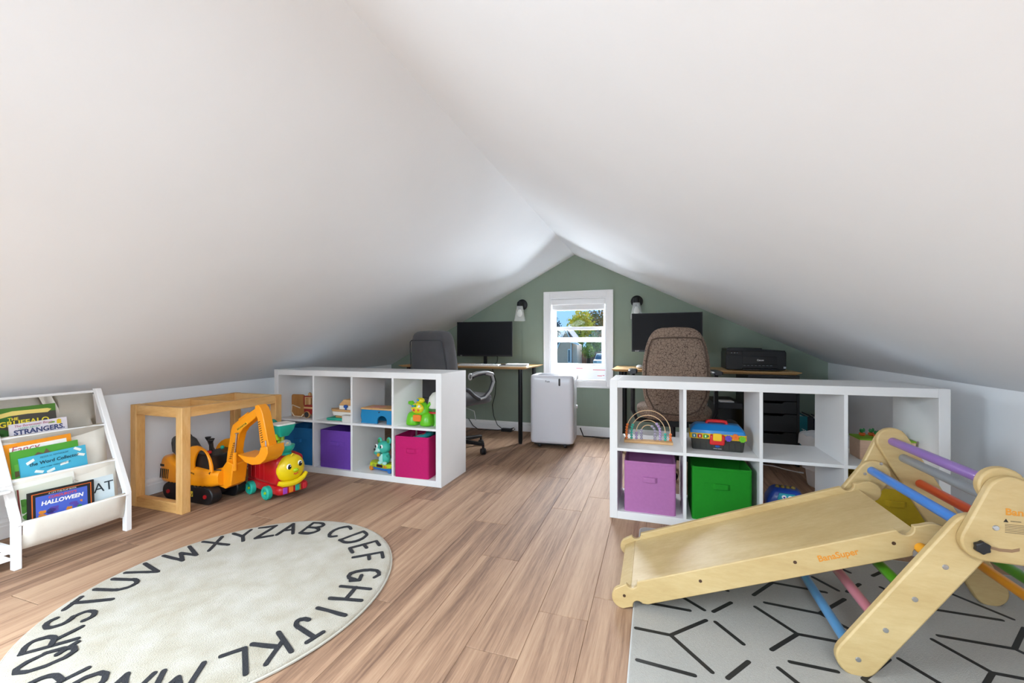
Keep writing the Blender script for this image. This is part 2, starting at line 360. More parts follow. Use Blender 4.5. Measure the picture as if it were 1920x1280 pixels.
# ------------------------------------------------------------------ cube shelves
def cube_shelf(label, x0, x1, y0):
    D = .392; H = .77; T = .042; t = .016; y1 = y0+D
    s = thing('cube_shelf', label, 'shelf', ((x0+x1)/2, y0+D/2, 0)); cx, cy = (x0+x1)/2, y0+D/2; w = (x1-x0)/2; d = D/2
    ob('side_panel', B(-w, -w+T, -d, d, 0, H), m_white, s, bev=.0015)
    ob('side_panel', B(w-T, w, -d, d, 0, H), m_white, s, bev=.0015)
    ob('top_panel', B(-w+T, w-T, -d, d, H-T, H), m_white, s, bev=.0015)
    ob('bottom_panel', B(-w+T, w-T, -d, d, 0, T), m_white, s, bev=.0015)
    zm = H/2
    ob('shelf_board', B(-w+T, w-T, -d, d, zm-t/2, zm+t/2), m_white, s, bev=.001)
    cell = (2*w-2*T-3*t)/4; xs = []
    for i in range(3):
        a = -w+T+cell*(i+1)+t*i
        ob('divider', B(a, a+t, -d, d, zm+t/2, H-T), m_white, s, bev=.001)
        ob('divider', B(a, a+t, -d, d, T, zm-t/2), m_white, s, bev=.001)
    return [cx-w+T+cell*(i+.5)+t*i for i in range(4)], T, zm+t/2
LX, LB, LM = cube_shelf('white eight-cube shelf on the left, between the pine frame and the grey chair', -2.825, -1.362, 2.554)
RXs, RB, RM = cube_shelf('white eight-cube shelf on the right, behind the climbing triangle', -.239, 1.257, 2.426)

def fabric_bin(label, x, y, z, hexc, w=.275, h=.28, d=.33, rz=0, hw=.085, part_lbl=None):
    c = cloth(hexc); s = thing('fabric_bin', label, 'storage bin', (x, y, z), rz, 'fabric bins in the cube shelves')
    a, b = w/2, d/2; rr = .014
    def ring(i, zz): return [(p[0], p[1], zz) for p in rrect(-a+i, a-i, -b+i, b-i, rr)]
    g = G().loft([ring(0, 0), ring(0, h), ring(.006, h), ring(.006, .008)])
    ob('bin_body', g, c, s, smooth=40)
    ob('bin_lining', B(-.0015, .0015, b-.010, b-.006, .01, h-.004), c, s, smooth=0)
    ob('rim_seam', G().tube([(p[0], p[1], h-.012) for p in rrect(-a-.0006, a+.0006, -b-.0006, b+.0006, rr)], .0012, 5, True), c, s)
    hz = h*.66
    hs = ob('handle', G().prism([(-hw/2, 0), (-hw/2+.014, -.013), (hw/2-.014, -.013), (hw/2, 0)], 'z', hz-.014, hz+.014), c, s, (0, -b, 0), smooth=0, bev=.002)
    for sx in (-1, 1): ob('handle_tab', B(sx*(hw/2+.02)-.022, sx*(hw/2+.02)+.022, -b-.0018, -b, hz-.014, hz+.014), c, s, smooth=0)
    return s
fabric_bin('blue fabric bin partly hidden behind the red toy train', LX[0], 2.745, LB, '#0a5f96')
fabric_bin('purple fabric bin below the toy boat', LX[1]+.005, 2.745, LB, '#6a3fa5', w=.285)
fabric_bin('magenta pink fabric bin holding teal toys', LX[3]-.035, 2.725, LB, '#b80d62', w=.262, h=.285, rz=3)
fabric_bin('lilac fabric bin below the bead abacus', RXs[0], 2.61, RB, '#a96b9f', w=.27)
fabric_bin('green fabric bin below the toy toolbox', RXs[1]+.0, 2.61, RB, '#0a7f10', w=.285)
fabric_bin('yellow fabric bin behind the climbing triangle rungs', RXs[3]+.02, 2.61, RB, '#a98d0c', w=.285)

# ------------------------------------------------------------------ desks
def desk(label, x0, x1, legs):
    y0, y1, zt = 3.85, 4.485, .745
    s = thing('desk', label, 'desk', ((x0+x1)/2, (y0+y1)/2, 0)); w, d = (x1-x0)/2, (y1-y0)/2
    def ring(i, z): return [(-w+i, -d+i, z), (w-i, -d+i, z), (w-i, d-i, z), (-w+i, d-i, z)]
    ob('desk_top', G().loft([ring(.035, zt-.022), ring(.004, zt-.006), ring(0, zt-.002), ring(.002, zt)]), m_bamboo, s, smooth=0)
    for (x, y) in legs:
        lg = ob('leg', G().lathe([(.018, .012), (.021, .03), (.021, zt-.022)], 20, axis_z((x-(x0+x1)/2, y-(y0+y1)/2, 0))), m_metal_black, s)
        ob('foot', G().lathe([(.0, 0), (.017, 0), (.018, .012)], 16, axis_z((x-(x0+x1)/2, y-(y0+y1)/2, 0))), m_black, lg)
    return s
desk('bamboo desk with black legs on the left of the window', -2.56, -1.15, [(-1.235, 3.925), (-1.235, 4.41), (-2.48, 3.925), (-2.48, 4.41)])
desk('bamboo desk with black legs on the right of the window, carrying the printer', -.365, 1.09, [(-.285, 3.925), (-.285, 4.41)])
DZ = .745
# dark drawer unit carrying the right end of the right desk
s = thing('drawer_unit', 'black drawer unit with five drawers under the right desk', 'drawers', (.90, 4.15, 0))
m_drw = mat('black_brown_laminate', '#252425', .5)
ob('carcass', G().box(-.18, -.162, -.27, .27, 0, .72).box(.162, .18, -.27, .27, 0, .72).box(-.162, .162, .25, .27, 0, .72).box(-.162, .162, -.27, .25, .70, .72).box(-.162, .162, -.27, .25, .04, .06), m_drw, s, smooth=0)
zz = .066
for h in (.205, .145, .10, .10, .075):
    dr = ob('drawer', G().prism([(-.159, zz), (.159, zz), (.159, zz+h-.006), (.075, zz+h-.006), (.06, zz+h-.022), (-.06, zz+h-.022), (-.075, zz+h-.006), (-.159, zz+h-.006)], 'y', -.275, -.255), m_drw, s, bev=.0012)
    zz += h
# PC tower with a glass front
s = thing('computer_tower', 'black computer tower with a dark front and round fan under the right desk', 'computer', (.545, 3.98, 0), 4)
ob('case', B(-.105, .105, -.22, .22, .012, .50), m_dark, s, bev=.006)
ob('front_panel', B(-.088, .100, -.227, -.219, .04, .455), mat('tower_gloss', '#0c0d10', .12), s, bev=.003)
fan = ob('fan', G().lathe([(.065, 0), (.07, 0), (.07, .004), (.065, .004), (.065, 0)], 28, axis_y((.006, -.2315, .30))), m_dark, s)
for i in range(9):
    a = 2*PI*i/9
    ob('blade', G().prism([(.006+.016*math.cos(a), .30+.016*math.sin(a)), (.006+.062*math.cos(a+.35), .30+.062*math.sin(a+.35)), (.006+.062*math.cos(a+.6), .30+.062*math.sin(a+.6)), (.006+.016*math.cos(a+.5), .30+.016*math.sin(a+.5))], 'y', -.230, -.2285), mat('fan_blade', '#4a4e57', .3), fan, smooth=0)
for sx in (-1, 1):
    for sy in (-1, 1): ob('foot', G().lathe([(.014, 0), (.014, .014)], 12, axis_z((sx*.08, sy*.18, 0))), m_black, s)
ob('card_tray', B(-.06, .045, -.2, -.1, .5, .508), mat('white_plastic', '#e4e5e6', .4), s, bev=.002, label='white adapter lying on the tower')
# binders on the floor beside the drawer unit
def binder(label, x, w, hexc, y=4.2, h=.375, tilt=0):
    s = thing('ring_binder', label, 'binder', (x, y, 0), 0, 'binders beside the drawer unit')
    ob('cover', G().box(-w/2, w/2, -.14, -.136, 0, h).box(-w/2, -w/2+.003, -.136, .14, 0, h).box(w/2-.003, w/2, -.136, .14, 0, h), plastic(hexc), s, smooth=0)
    ob('pages', B(-w/2+.004, w/2-.004, -.13, .135, .006, h-.012), m_paper, s, smooth=0)
    return s
b1 = binder('teal binder with white lettering next to the black drawers', 1.155, .06, '#0d7683')
text('lettering', 'Avery', ink('#dfeeee'), b1, face_ny(0, -.1405, .22, -PI/2), width=.11)
binder('thin black binder between the teal binder and the navy one', 1.207, .04, '#23242a')
binder('navy blue binder farthest from the black drawers', 1.265, .062, '#1e2a48', h=.36)
# waste bin with a bag
s = thing('waste_bin', 'round white waste bin lined with a clear bag under the right desk', 'bin', (1.12, 3.42, 0))
g = G().lathe([(0, 0), (.115, 0), (.12, .01), (.155, .33), (.158, .335), (.152, .335), (.114, .02), (0, .02)], 36)
ob('bucket', g, mat('bin_white', '#e6e7e8', .35), s)
g = G(); n = 40; rg = []
for (r, z, am) in ((.152, .12, .004), (.1535, .25, .003), (.155, .325, .003), (.161, .349, .006), (.166, .335, .006), (.165, .275, .012)):
    rg.append([((r+am*math.sin(7*q+z*90)*.5+am*random.uniform(-.5, .5))*math.cos(q), (r+am*math.sin(5*q)*.5)*math.sin(q), z+am*random.uniform(-1, 1)) for q in [2*PI*k/n for k in range(n)]])
g.loft(rg, cap=False); ob('bin_bag', g, mat('bag_plastic', '#f1f1f2', .25, alpha=.75), s, smooth=60)

# ------------------------------------------------------------------ monitors
def monitor(label, x, y, z0, w, h, rz, stand, brand=None):
    s = thing('monitor', label, 'monitor', (x, y, DZ if stand else z0), rz)
    zb = z0-(DZ if stand else z0)
    ob('housing', G().loft([[(-w/2, 0, zb), (w/2, 0, zb), (w/2, 0, zb+h), (-w/2, 0, zb+h)], [(-w/2, .012, zb), (w/2, .012, zb), (w/2, .012, zb+h), (-w/2, .012, zb+h)], [(-w*.38, .04, zb+.04), (w*.38, .04, zb+.04), (w*.38, .04, zb+h-.06), (-w*.38, .04, zb+h-.06)]]), m_black, s, smooth=0)
    ob('screen', B(-w/2+.006, w/2-.006, -.0012, 0, zb+.016, zb+h-.006), m_screen, s, smooth=0)
    if stand:
        ob('neck', B(-.018, .018, .03, .055, .01, zb+.12), m_black, s, bev=.003)
        ob('stand_foot', G().prism(rrect(-.13, .13, -.07, .10, .03), 'z', 0, .010), m_black, s, bev=.002)
    else:
        ob('arm', G().tube([(0, .04, zb+h/2), (0, .12, zb+h/2), (.05, .30, zb+h/2-.02)], .016, 10), m_black, s)
    if brand: text('lettering', brand, ink('#c9ccd0'), s, face_ny(brand == 'LG' and 0 or -w/2+.05, -.0016, zb+.008), width=.018 if brand == 'LG' else .04)
    return s
monitor('black monitor on a stand on the left desk', -1.72, 4.18, .835, .625, .368, 2, True, 'LG')
monitor('black monitor on a wall arm behind the brown chair', .10, 4.14, .895, .612, .36, -3, False, 'acer')
# ------------------------------------------------------------------ desk items, left
s = thing('keyboard', 'flat white keyboard in front of the left monitor', 'keyboard', (-1.68, 3.965, DZ), 3)
ob('keyboard_base', B(-.215, .215, -.06, .06, 0, .014), mat('keyboard_white', '#e2e2e2', .45), s, bev=.003)
mk = mesh('key', B(-.0075, .0075, -.0075, .0075, 0, .006), 0)
for r_ in range(5):
    for c_ in range(22): ob('key', mk, mat('key_white', '#f0f0f0', .5), s, (-.2+.019*c_, -.042+.021*r_, .014))
def slab(name, label, cat, x, y, z, w, d, h, hexc, rz, spiral=False):
    s = thing(name, label, cat, (x, y, z), rz)
    ob('pages', B(-w/2+.003, w/2-.003, -d/2+.003, d/2-.003, .002, h-.002), m_paper, s, smooth=0)
    ob('cover', G().box(-w/2, w/2, -d/2, d/2, h-.002, h).box(-w/2, w/2, -d/2, d/2, 0, .002), cloth(hexc), s, smooth=0)
    if spiral:
        for i in range(14): ob('ring', G().tube([(-w/2+.015+i*(w-.03)/13, d/2+.006*math.cos(q), h/2+.008*math.sin(q)) for q in [2*PI*k/8 for k in range(8)]], .0008, 4, True), m_silver, s)
    return s
slab('laptop_folder', 'dark closed folder lying at the bottom of the pile on the left desk', 'folder', -1.32, 4.0, DZ, .27, .2, .014, '#33363c', 8)
slab('notebook', 'white spiral notebook on top of the dark folder on the left desk', 'notebook', -1.30, 4.03, DZ+.014, .22, .16, .010, '#e7e7e6', 12, True)
s = thing('computer_mouse', 'small white mouse on the right desk beside the brown chair', 'mouse', (-.13, 4.02, DZ))
ob('mouse_body', G().ell((0, 0, .016), (.03, .05, .018), 16, 10), mat('mouse_white', '#e8e9ea', .35), s)
ob('scroll_wheel', G().lathe([(.006, -.003), (.006, .003)], 12, axis_x((0, .025, .033))), m_dark, s)
# ------------------------------------------------------------------ printer
s = thing('printer', 'black all-in-one inkjet printer on the right desk', 'printer', (.805, 4.17, DZ), 0)
m_prn = mat('printer_black', '#17181c', .35); m_prn2 = mat('printer_gloss', '#0f1014', .15)
ob('body', G().prism(rrect(-.225, .225, .004, .165, .018), 'y', -.13, .15), m_prn, s, bev=.004)
ob('scanner_lid', G().prism([(-.22, .16), (.22, .16), (.22, .168), (.05, .178), (.05, .188), (-.20, .192), (-.22, .185)], 'y', -.12, .15), m_prn, s, bev=.003)
ob('control_panel', B(-.222, -.10, -.136, -.128, .13, .162), m_prn2, s, bev=.002)
for i in range(3): ob('button', B(-.185+.022*i, -.178+.022*i, -.1375, -.135, .146, .150), ink('#aab2bd'), s, smooth=0)
ob('front_door', B(-.10, .155, -.136, -.128, .052, .118), m_prn2, s, bev=.002)
ob('output_slot', B(-.10, .155, -.1325, -.129, .022, .050), m_black, s, smooth=0)
for i in range(8): ob('slot_mark', B(-.09+i*.028, -.074+i*.028, -.1345, -.1325, .040, .043), ink('#8a9098'), s, smooth=0)
ob('paper_tray', G().prism([(-.20, .006), (-.10, .004), (-.10, .022), (-.20, .016)], 'x', -.105, .165), m_prn, s, bev=.002)
text('lettering', 'Canon', ink('#f2f2f2'), s, face_ny(.035, -.1366, .088), width=.05, bold=.02)
ob('feed_guide', B(.205, .222, -.134, -.128, .02, .035), ink('#b8bec6'), s, smooth=0)

# ------------------------------------------------------------------ wall sconces
m_clear = mat('clear_glass', '#f4f8f6', .03, alpha=.28, spec=.8)
def sconce(label, x, z):
    s = thing('wall_sconce', label, 'wall lamp', (x, YB, z), 0, 'sconces either side of the window')
    ob('back_plate', G().lathe([(0, 0), (.060, 0), (.060, .012), (.045, .02), (0, .02)], 32, Matrix.Rotation(PI/2, 4, 'X')), m_metal_black, s)
    ob('arm', G().tube([(0, -.018, 0), (0, -.07, .004), (0, -.095, 0), (0, -.1, -.02)], .010, 10), m_metal_black, s)
    ob('socket_cup', G().lathe([(0, .028), (.026, .024), (.031, 0), (.031, -.035), (.018, -.036), (.018, -.06), (0, -.06)], 24, axis_z((0, -.1, 0))), m_metal_black, s)
    ob('lamp_shade', G().lathe([(.034, -.022), (.036, -.03), (.064, -.185), (.067, -.186), (.062, -.184), (.0345, -.032), (.034, -.022)], 28, axis_z((0, -.1, 0))), m_clear, s)
    ob('bulb', G().lathe([(0, -.138), (.014, -.135), (.025, -.12), (.028, -.105), (.024, -.085), (.015, -.066), (.014, -.056), (0, -.056)], 20, axis_z((0, -.1, 0))), mat('frosted_bulb', '#f6f6f2', .3), s)
    return s
sconce('black wall sconce with clear glass shade between the left monitor and the window', -1.392, 1.40)
sconce('black wall sconce with clear glass shade above the monitor on the right of the window', -.172, 1.40)

# ------------------------------------------------------------------ portable air conditioner
s = thing('air_conditioner', 'white portable air conditioner standing on casters below the window', 'air conditioner', (-.915, 3.985, 0), 4)
m_ac = mat('ac_white', '#d9dae0', .22, coat=.3)
def ring(i, z, r=.045, b=0): return [(p[0], p[1], z) for p in rrect(-.203+i, .203-i, -.165+i-b, .165-i, r)]
ob('housing', G().loft([ring(.02, .045), ring(.006, .052), ring(0, .075), ring(0, .60), ring(.0, .645), ring(.006, .672, .04), ring(.014, .678, .036), ring(.03, .674, .03)]), m_ac, s, smooth=50)
ob('top_vent', G().prism(rrect(-.145, .13, -.115, .12, .02), 'z', .673, .6765), mat('ac_vent_grey', '#85868c', .5), s, smooth=0)
for i in range(7): ob('vent_fin', B(-.135, .12, -.1+.032*i, -.094+.032*i, .6765, .681), mat('ac_vent_fin', '#a9aab0', .4), s, smooth=0)
ob('display', G().prism(capsule((.075, .59), (.075, .642), .0085), 'y', -.1672, -.164), m_black, s, smooth=0)
text('lettering', 'Fust', ink('#5e6066'), s, face_ny(-.035, -.1656, .622), width=.042, bold=.01)
for i in range(14): ob('grille_slot', B(.2025, .204, -.11, .02, .09+.012*i, .096+.012*i), mat('ac_slot', '#77787d', .5), s, smooth=0)
ob('side_handle', G().prism(rrect(-.06, .06, .60, .635, .012), 'x', .198, .2045), mat('ac_handle', '#b5b6bb', .4), s, bev=.002)
ob('drain_cap', G().lathe([(.0, 0), (.018, 0), (.018, .012), (0, .014)], 16, axis_x((.202, .10, .36))), m_ac, s)
ob('base', B(-.165, .165, -.14, .14, .034, .046), m_black, s, smooth=0)
for sx in (-1, 1):
    for sy in (-1, 1):
        c = ob('caster', G().lathe([(0, -.012), (.018, -.012), (.02, -.008), (.02, .008), (.018, .012), (0, .012)], 16, axis_x((sx*.12, sy*.10, .02))), m_black, s)
        ob('caster_fork', B(sx*.12-.014, sx*.12+.014, sy*.10-.012, sy*.10+.012, .02, .036), m_black, c, bev=.003)
h = [(.05+.07*q, .155+.32*q, .46+.17*math.sin(PI*q/2)) for q in [i/24 for i in range(25)]]
ob('hose', G().tube(h, [.062 if i % 2 else .068 for i in range(25)], 20), mat('hose_white', '#e7e7e8', .5), s, smooth=20)

# ------------------------------------------------------------------ office chairs
m_seatg = mat('grey_chair_fabric', '#4b494b', .9, noise=.10, nscale=9, bump=.25, bscale=350, sheen=.2)
def squiggle():
    m = bpy.data.materials.new('brown_squiggle_fabric'); m.use_nodes = True; nt = m.node_tree; N = nt.nodes; L = nt.links; b = N['Principled BSDF']
    tc = N.new('ShaderNodeTexCoord'); nz = N.new('ShaderNodeTexNoise'); nz.inputs['Scale'].default_value = 34
    L.new(tc.outputs['Object'], nz.inputs['Vector'])
    sc = N.new('ShaderNodeVectorMath'); sc.operation = 'SCALE'; sc.inputs['Scale'].default_value = .035; L.new(nz.outputs['Color'], sc.inputs[0])
    ad = N.new('ShaderNodeVectorMath'); ad.operation = 'ADD'; L.new(tc.outputs['Object'], ad.inputs[0]); L.new(sc.outputs[0], ad.inputs[1])
    vo = N.new('ShaderNodeTexVoronoi'); vo.feature = 'DISTANCE_TO_EDGE'; vo.inputs['Scale'].default_value = 50; L.new(ad.outputs[0], vo.inputs['Vector'])
    rp = N.new('ShaderNodeValToRGB'); L.new(vo.outputs['Distance'], rp.inputs[0]); e = rp.color_ramp.elements
    e[0].position = .028; e[0].color = lin('#4f3d32'); e[1].position = .065; e[1].color = lin('#8c7767')
    L.new(rp.outputs[0], b.inputs['Base Color']); b.inputs['Roughness'].default_value = .9
    return m
m_brown = squiggle()
def se(w, t, n=24, e=.5):    # super-ellipse outline
    P = []
    for k in range(n):
        a = 2*PI*k/n; c, s_ = math.cos(a), math.sin(a)
        P.append((w*math.copysign(abs(c)**e, c), t*math.copysign(abs(s_)**e, s_)))
    return P
def pad(prof, tilt, e=.45, bend=0):
    """rings (z, half width, half thickness, y offset); leaning back by tilt"""
    rg = []
    for z, w, t, yo in prof:
        rg.append([(x, y+yo-math.tan(tilt)*z+bend*x*x, z) for x, y in se(w, t, 28, e)])
    return G().loft(rg)
def star_base(s, ang=0, mat_=None, r=.29):
    mm = mat_ or m_black
    ob('gas_column', G().lathe([(.03, .09), (.03, .22), (.018, .221), (.018, .42), (0, .42)], 18), mm, s)
    for i in range(5):
        a = R(ang+72*i); c, d = math.cos(a), math.sin(a)
        lg = ob('base_leg', G().loft([[(p[0]*.9, p[1], 0) for p in rrect(-.03, .03, -.012, .030, .008, 3)]+[], [(p[0]*.6, p[1]*.6, r) for p in rrect(-.03, .03, -.014, .022, .008, 3)]],
                Matrix.Translation((0, 0, .088)) @ Matrix.Rotation(a-PI/2, 4, 'Z') @ Matrix(((1, 0, 0, 0), (0, 0, 1, 0), (0, 1, 0, 0), (0, 0, 0, 1)))), mm, s)
        cs = ob('caster', G().lathe([(0, -.022), (.024, -.022), (.028, -.017), (.028, -.004), (.014, -.003), (.014, .003), (.028, .004), (.028, .017), (.024, .022), (0, .022)], 18, Matrix.Translation((c*r, d*r, .028)) @ Matrix.Rotation(a+.9, 4, 'Z') @ Matrix.Rotation(PI/2, 4, 'Y')), m_black, s)
        ob('caster_hood', G().lathe([(.011, .03), (.011, .09)], 10, axis_z((c*r, d*r, 0))), m_black, cs)
# grey chair, turned a little to the right
s = thing('office_chair', 'grey fabric office chair with looped arms at the left desk', 'chair', (-1.71, 3.49, 0), -24)
star_base(s, 14)
ob('tilt_plate', B(-.10, .10, -.12, .12, .405, .43), m_black, s, bev=.004)
ob('seat', pad([(.425, .20, .20, .02), (.435, .25, .245, .02), (.47, .262, .255, .02), (.50, .26, .25, .02), (.518, .235, .23, .02), (.523, .15, .15, .02)], 0), m_seatg, s, sub=1)
bk = ob('backrest', pad([(.46, .20, .035, -.16), (.47, .24, .05, -.16), (.55, .268, .066, -.155), (.70, .278, .068, -.15), (.82, .274, .068, -.145), (.95, .255, .070, -.14), (1.02, .240, .068, -.135), (1.065, .215, .058, -.13), (1.085, .165, .036, -.125)], .13, .42), m_seatg, s, sub=1)
pp = []
for z, w in ((.50, .22), (.62, .245), (.78, .25), (.92, .232), (.985, .222), (1.0, .20)): pp.append((w, z))
loopp = [(w, z) for w, z in pp]+[(-w, z) for w, z in reversed(pp)]
ob('piping', G().tube([(x, -.15-.067-math.tan(.13)*z+.012*(z-.5), z) for x, z in loopp], .0045, 6, True), mat('grey_piping', '#3f3e42', .85), bk)
m_armg = mat('arm_silver', '#a9aaac', .35, metal=.3); m_armd = mat('arm_dark', '#3c3c40', .5)
for sx in (-1, 1):
    X = sx*.285
    P = [(X-sx*.02, -.16, .595), (X, -.10, .575), (X, -.04, .525), (X, .02, .492), (X, .08, .50), (X, .15, .555), (X, .185, .63), (X, .165, .69), (X, .08, .712), (X, -.02, .70), (X, -.06, .685)]
    a = ob('armrest', G().tube(P, [.016, .018, .018, .02, .018, .016, .015, .016, .016, .016, .014], 10), m_armd, s)
    ob('arm_trim', G().tube([(p[0]+sx*.010, p[1]+.006*(i > 4), p[2]) for i, p in enumerate(P[3:9])], .012, 8), m_armg, a)
    ob('arm_pad', G().loft([[(X+q[0]*k*.9, y, .718+dz+q[1]*k) for q in rrect(-.03, .03, -.012, .012, .010, 3)] for y, k, dz in ((-.085, .6, -.022), (-.07, 1, -.016), (0, 1, 0), (.10, 1, .004), (.17, .9, -.012), (.19, .5, -.022))]), m_armg, a)
    ob('arm_ring', G().tube([(X, -.085+.018*math.cos(q), .690+.026*math.sin(q)) for q in [2*PI*k/14 for k in range(14)]], .006, 6, True), m_silver, a)
ob('lever', G().tube([(.08, 0, .41), (.22, .02, .38), (.23, .03, .30)], .004, 6), m_silver, s)
# brown chair seen from behind
s = thing('office_chair', 'brown squiggle-patterned office chair with rounded back at the right desk', 'chair', (.135, 3.52, 0), 2)
star_base(s, 50)
ob('tilt_plate', B(-.10, .10, -.14, .12, .35, .40), m_black, s, bev=.004)
ob('seat', pad([(.395, .18, .18, .02), (.405, .25, .235, .02), (.45, .275, .255, .02), (.485, .272, .25, .02), (.50, .24, .22, .02), (.505, .15, .15, .02)], 0, .6), m_brown, s, sub=1)
bk = ob('backrest', pad([(.435, .10, .030, -.20), (.445, .15, .042, -.20), (.49, .195, .05, -.20), (.58, .224, .055, -.20), (.70, .235, .056, -.20), (.82, .232, .055, -.195), (.94, .212, .052, -.185), (1.02, .187, .048, -.175), (1.07, .150, .042, -.165), (1.093, .10, .028, -.155)], .06, .7), m_brown, s, sub=1)
pp = [(0, .462), (.09, .468), (.15, .50), (.198, .60), (.208, .72), (.205, .84), (.185, .95), (.165, 1.0), (.13, 1.012), (0, 1.016)]
loopp = pp+[(-x, z) for x, z in reversed(pp[1:-1])]
ob('piping', G().tube([(x, -.2-.051-math.tan(.06)*z+.012*max(0, z-.75)+x*x*.35, z) for x, z in loopp], .005, 6, True), mat('brown_piping', '#54443a', .9), bk)
for sx in (-1, 1):
    X = sx*.30
    a = ob('armrest', G().loft([[(X+q[0], y, .755+q[1]) for q in rrect(-.035*k, .035*k, -.014, .014, .01, 3)] for y, k in ((-.13, .7), (-.11, 1), (.10, 1), (.13, .7))]), mat('arm_black_pad', '#33353a', .35), s)
    ob('arm_post', G().tube([(X, -.02, .745), (X, -.03, .45), (X-sx*.03, -.02, .375), (sx*.1, 0, .37)], .017, 8), m_black, a)
# ------------------------------------------------------------------ sling bookcase against the left wall
bx, by = -2.8, 1.26
bc = thing('sling_bookcase', 'white wooden sling bookcase with cream canvas tiers full of picture books', 'bookcase', (bx, by, 0))
OFF = (-bx, -by, 0)
m_wpaint = mat('white_painted_wood', '#f1f1f1', .4)
def side_frame(y0, y1):
    ob('front_post', G().prism([(-2.875, .732), (-2.845, .732), (-2.602, .222), (-2.596, .20), (-2.594, 0), (-2.626, 0), (-2.628, .205)], 'y', y0, y1), m_wpaint, bc, OFF, bev=.003)
    ob('rear_post', G().prism([(-2.905, .70), (-2.877, .70), (-2.945, 0), (-2.975, 0)], 'y', y0, y1), m_wpaint, bc, OFF, bev=.003)
    ob('side_rail', B(-2.955, -2.625, y0+.004, y1-.004, .062, .092), m_wpaint, bc, OFF, bev=.002)
side_frame(1.444, 1.47); side_frame(1.038, 1.064); side_frame(.66, .686)
bars = [(-2.600, .196), (-2.688, .368), (-2.775, .549), (-2.872, .722)]
for x, z in bars: ob('dowel', G().tube([(x, 1.05, z-.006), (x, 1.455, z-.006)], .007, 10), m_wpaint, bc, OFF)
def sling(fb, bb, last=False):
    P = [(bb[0], bb[1]), ((bb[0]*.5+(fb[0]-.05)*.5)+.006, bb[1]*.5+(fb[1]-.12)*.5), (fb[0]-.045, fb[1]-.115), (fb[0]-.03, fb[1]-.124), (fb[0]-.012, fb[1]-.118), (fb[0]-.004, fb[1]-.09), (fb[0]+.002, fb[1]-.05), (fb[0]+.006, fb[1]-.008), (fb[0]+.003, fb[1]+.004), (fb[0]-.007, fb[1]+.004)]
    ys = [1.066+.376*i/8 for i in range(9)]
    g = G(); rg = [[(x+(.006*math.sin(PI*i/8) if 4 < j < 8 else 0), y, z-(.004*math.sin(PI*i/8) if j > 4 else .006*math.sin(PI*i/8))) for j, (x, z) in enumerate(P)] for i, y in enumerate(ys)]
    n = len(P); vs = [p for r_ in rg for p in r_]; fs = [(i*n+k, i*n+k+1, (i+1)*n+k+1, (i+1)*n+k) for i in range(8) for k in range(n-1)]
    g.add(vs, fs); o = ob('sling', g, m_canvas, bc, OFF, smooth=60); md = o.modifiers.new('s', 'SOLIDIFY'); md.thickness = .002
    ob('hem', G().tube([(fb[0]+.002, ys[0], fb[1]-.026), (fb[0]+.009, (ys[0]+ys[-1])/2, fb[1]-.030), (fb[0]+.002, ys[-1], fb[1]-.026)], .0012, 5), mat('hem_thread', '#d8d0c2', .9), bc, OFF)
for i in range(3): sling(bars[i], bars[i+1])
# back panel of cloth behind the top tier
sling((bars[2][0], bars[2][1]), bars[3])
# low side shelves left of the tiers
for z in (.055, .345):
    ob('side_shelf', B(-2.95, -2.615, .686, 1.038, z-.012, z), m_wpaint, bc, OFF, bev=.002)
    ob('shelf_rail', B(-2.625, -2.61, .686, 1.038, z+.02, z+.034), m_wpaint, bc, OFF, bev=.002)

# books: leaning back in the tiers, printed covers facing the room
def book(label, tier, y0, y1, ztop, ztop2, depth, cover, hgt=.26, th=.008):
    fb = bars[tier]; lean = R(6)
    xt = depth; dz = (ztop2-ztop); rx = math.atan2(dz, y1-y0)
    s = thing('picture_book', label, 'book', (xt, (y0+y1)/2, (ztop+ztop2)/2), 0, 'picture books in the sling bookcase')
    s.rotation_euler = Euler((rx, -lean, 0), 'XYZ')
    w = (y1-y0)/2
    ob('cover', B(-th, -th+.0015, -w, w, -hgt, 0), cover, s, smooth=0)
    ob('front_cover', B(-.0015, 0, -w, w, -hgt, 0), cover, s, smooth=0)
    ob('pages', B(-th+.0015, -.0015, -w+.004, w-.003, -hgt+.003, -.003), m_paper, s, smooth=0)
    ob('spine', B(-th, 0, -w-.0012, -w, -hgt, 0), cover, s, smooth=0)
    return s
def pr(s, y0, y1, z0, z1, hexc, k=1, name='cover_print'): return ob(name, B(0, .0003*k, y0, y1, z0, z1), ink(hexc), s, smooth=0)
def prp(s, poly, hexc, k=2, name='cover_print'): return ob(name, G().prism(poly, 'x', 0, .0003*k), ink(hexc), s, smooth=0)
def tx(s, t, y, z, w, hexc, rot=0, k=.0012, bold=0, shear=0): return text('lettering', t, ink(hexc), s, face_x(k, y, z, rot), width=w, depth=.0004, bold=bold, shear=shear)
def leafy(s, y0, y1, z0, z1, cols, n, r=.02, k=1):
    for i in range(n):
        y, z = random.uniform(y0, y1), random.uniform(z0, z1); q = random.uniform(.5, 1)*r
        P = [(max(y0, min(y1, y+q*1.5*math.cos(a)*random.uniform(.7, 1.1))), max(z0, min(z1, z+q*math.sin(a)*random.uniform(.7, 1.1)))) for a in [2*PI*j/9 for j in range(9)]]
        prp(s, P, random.choice(cols), k)
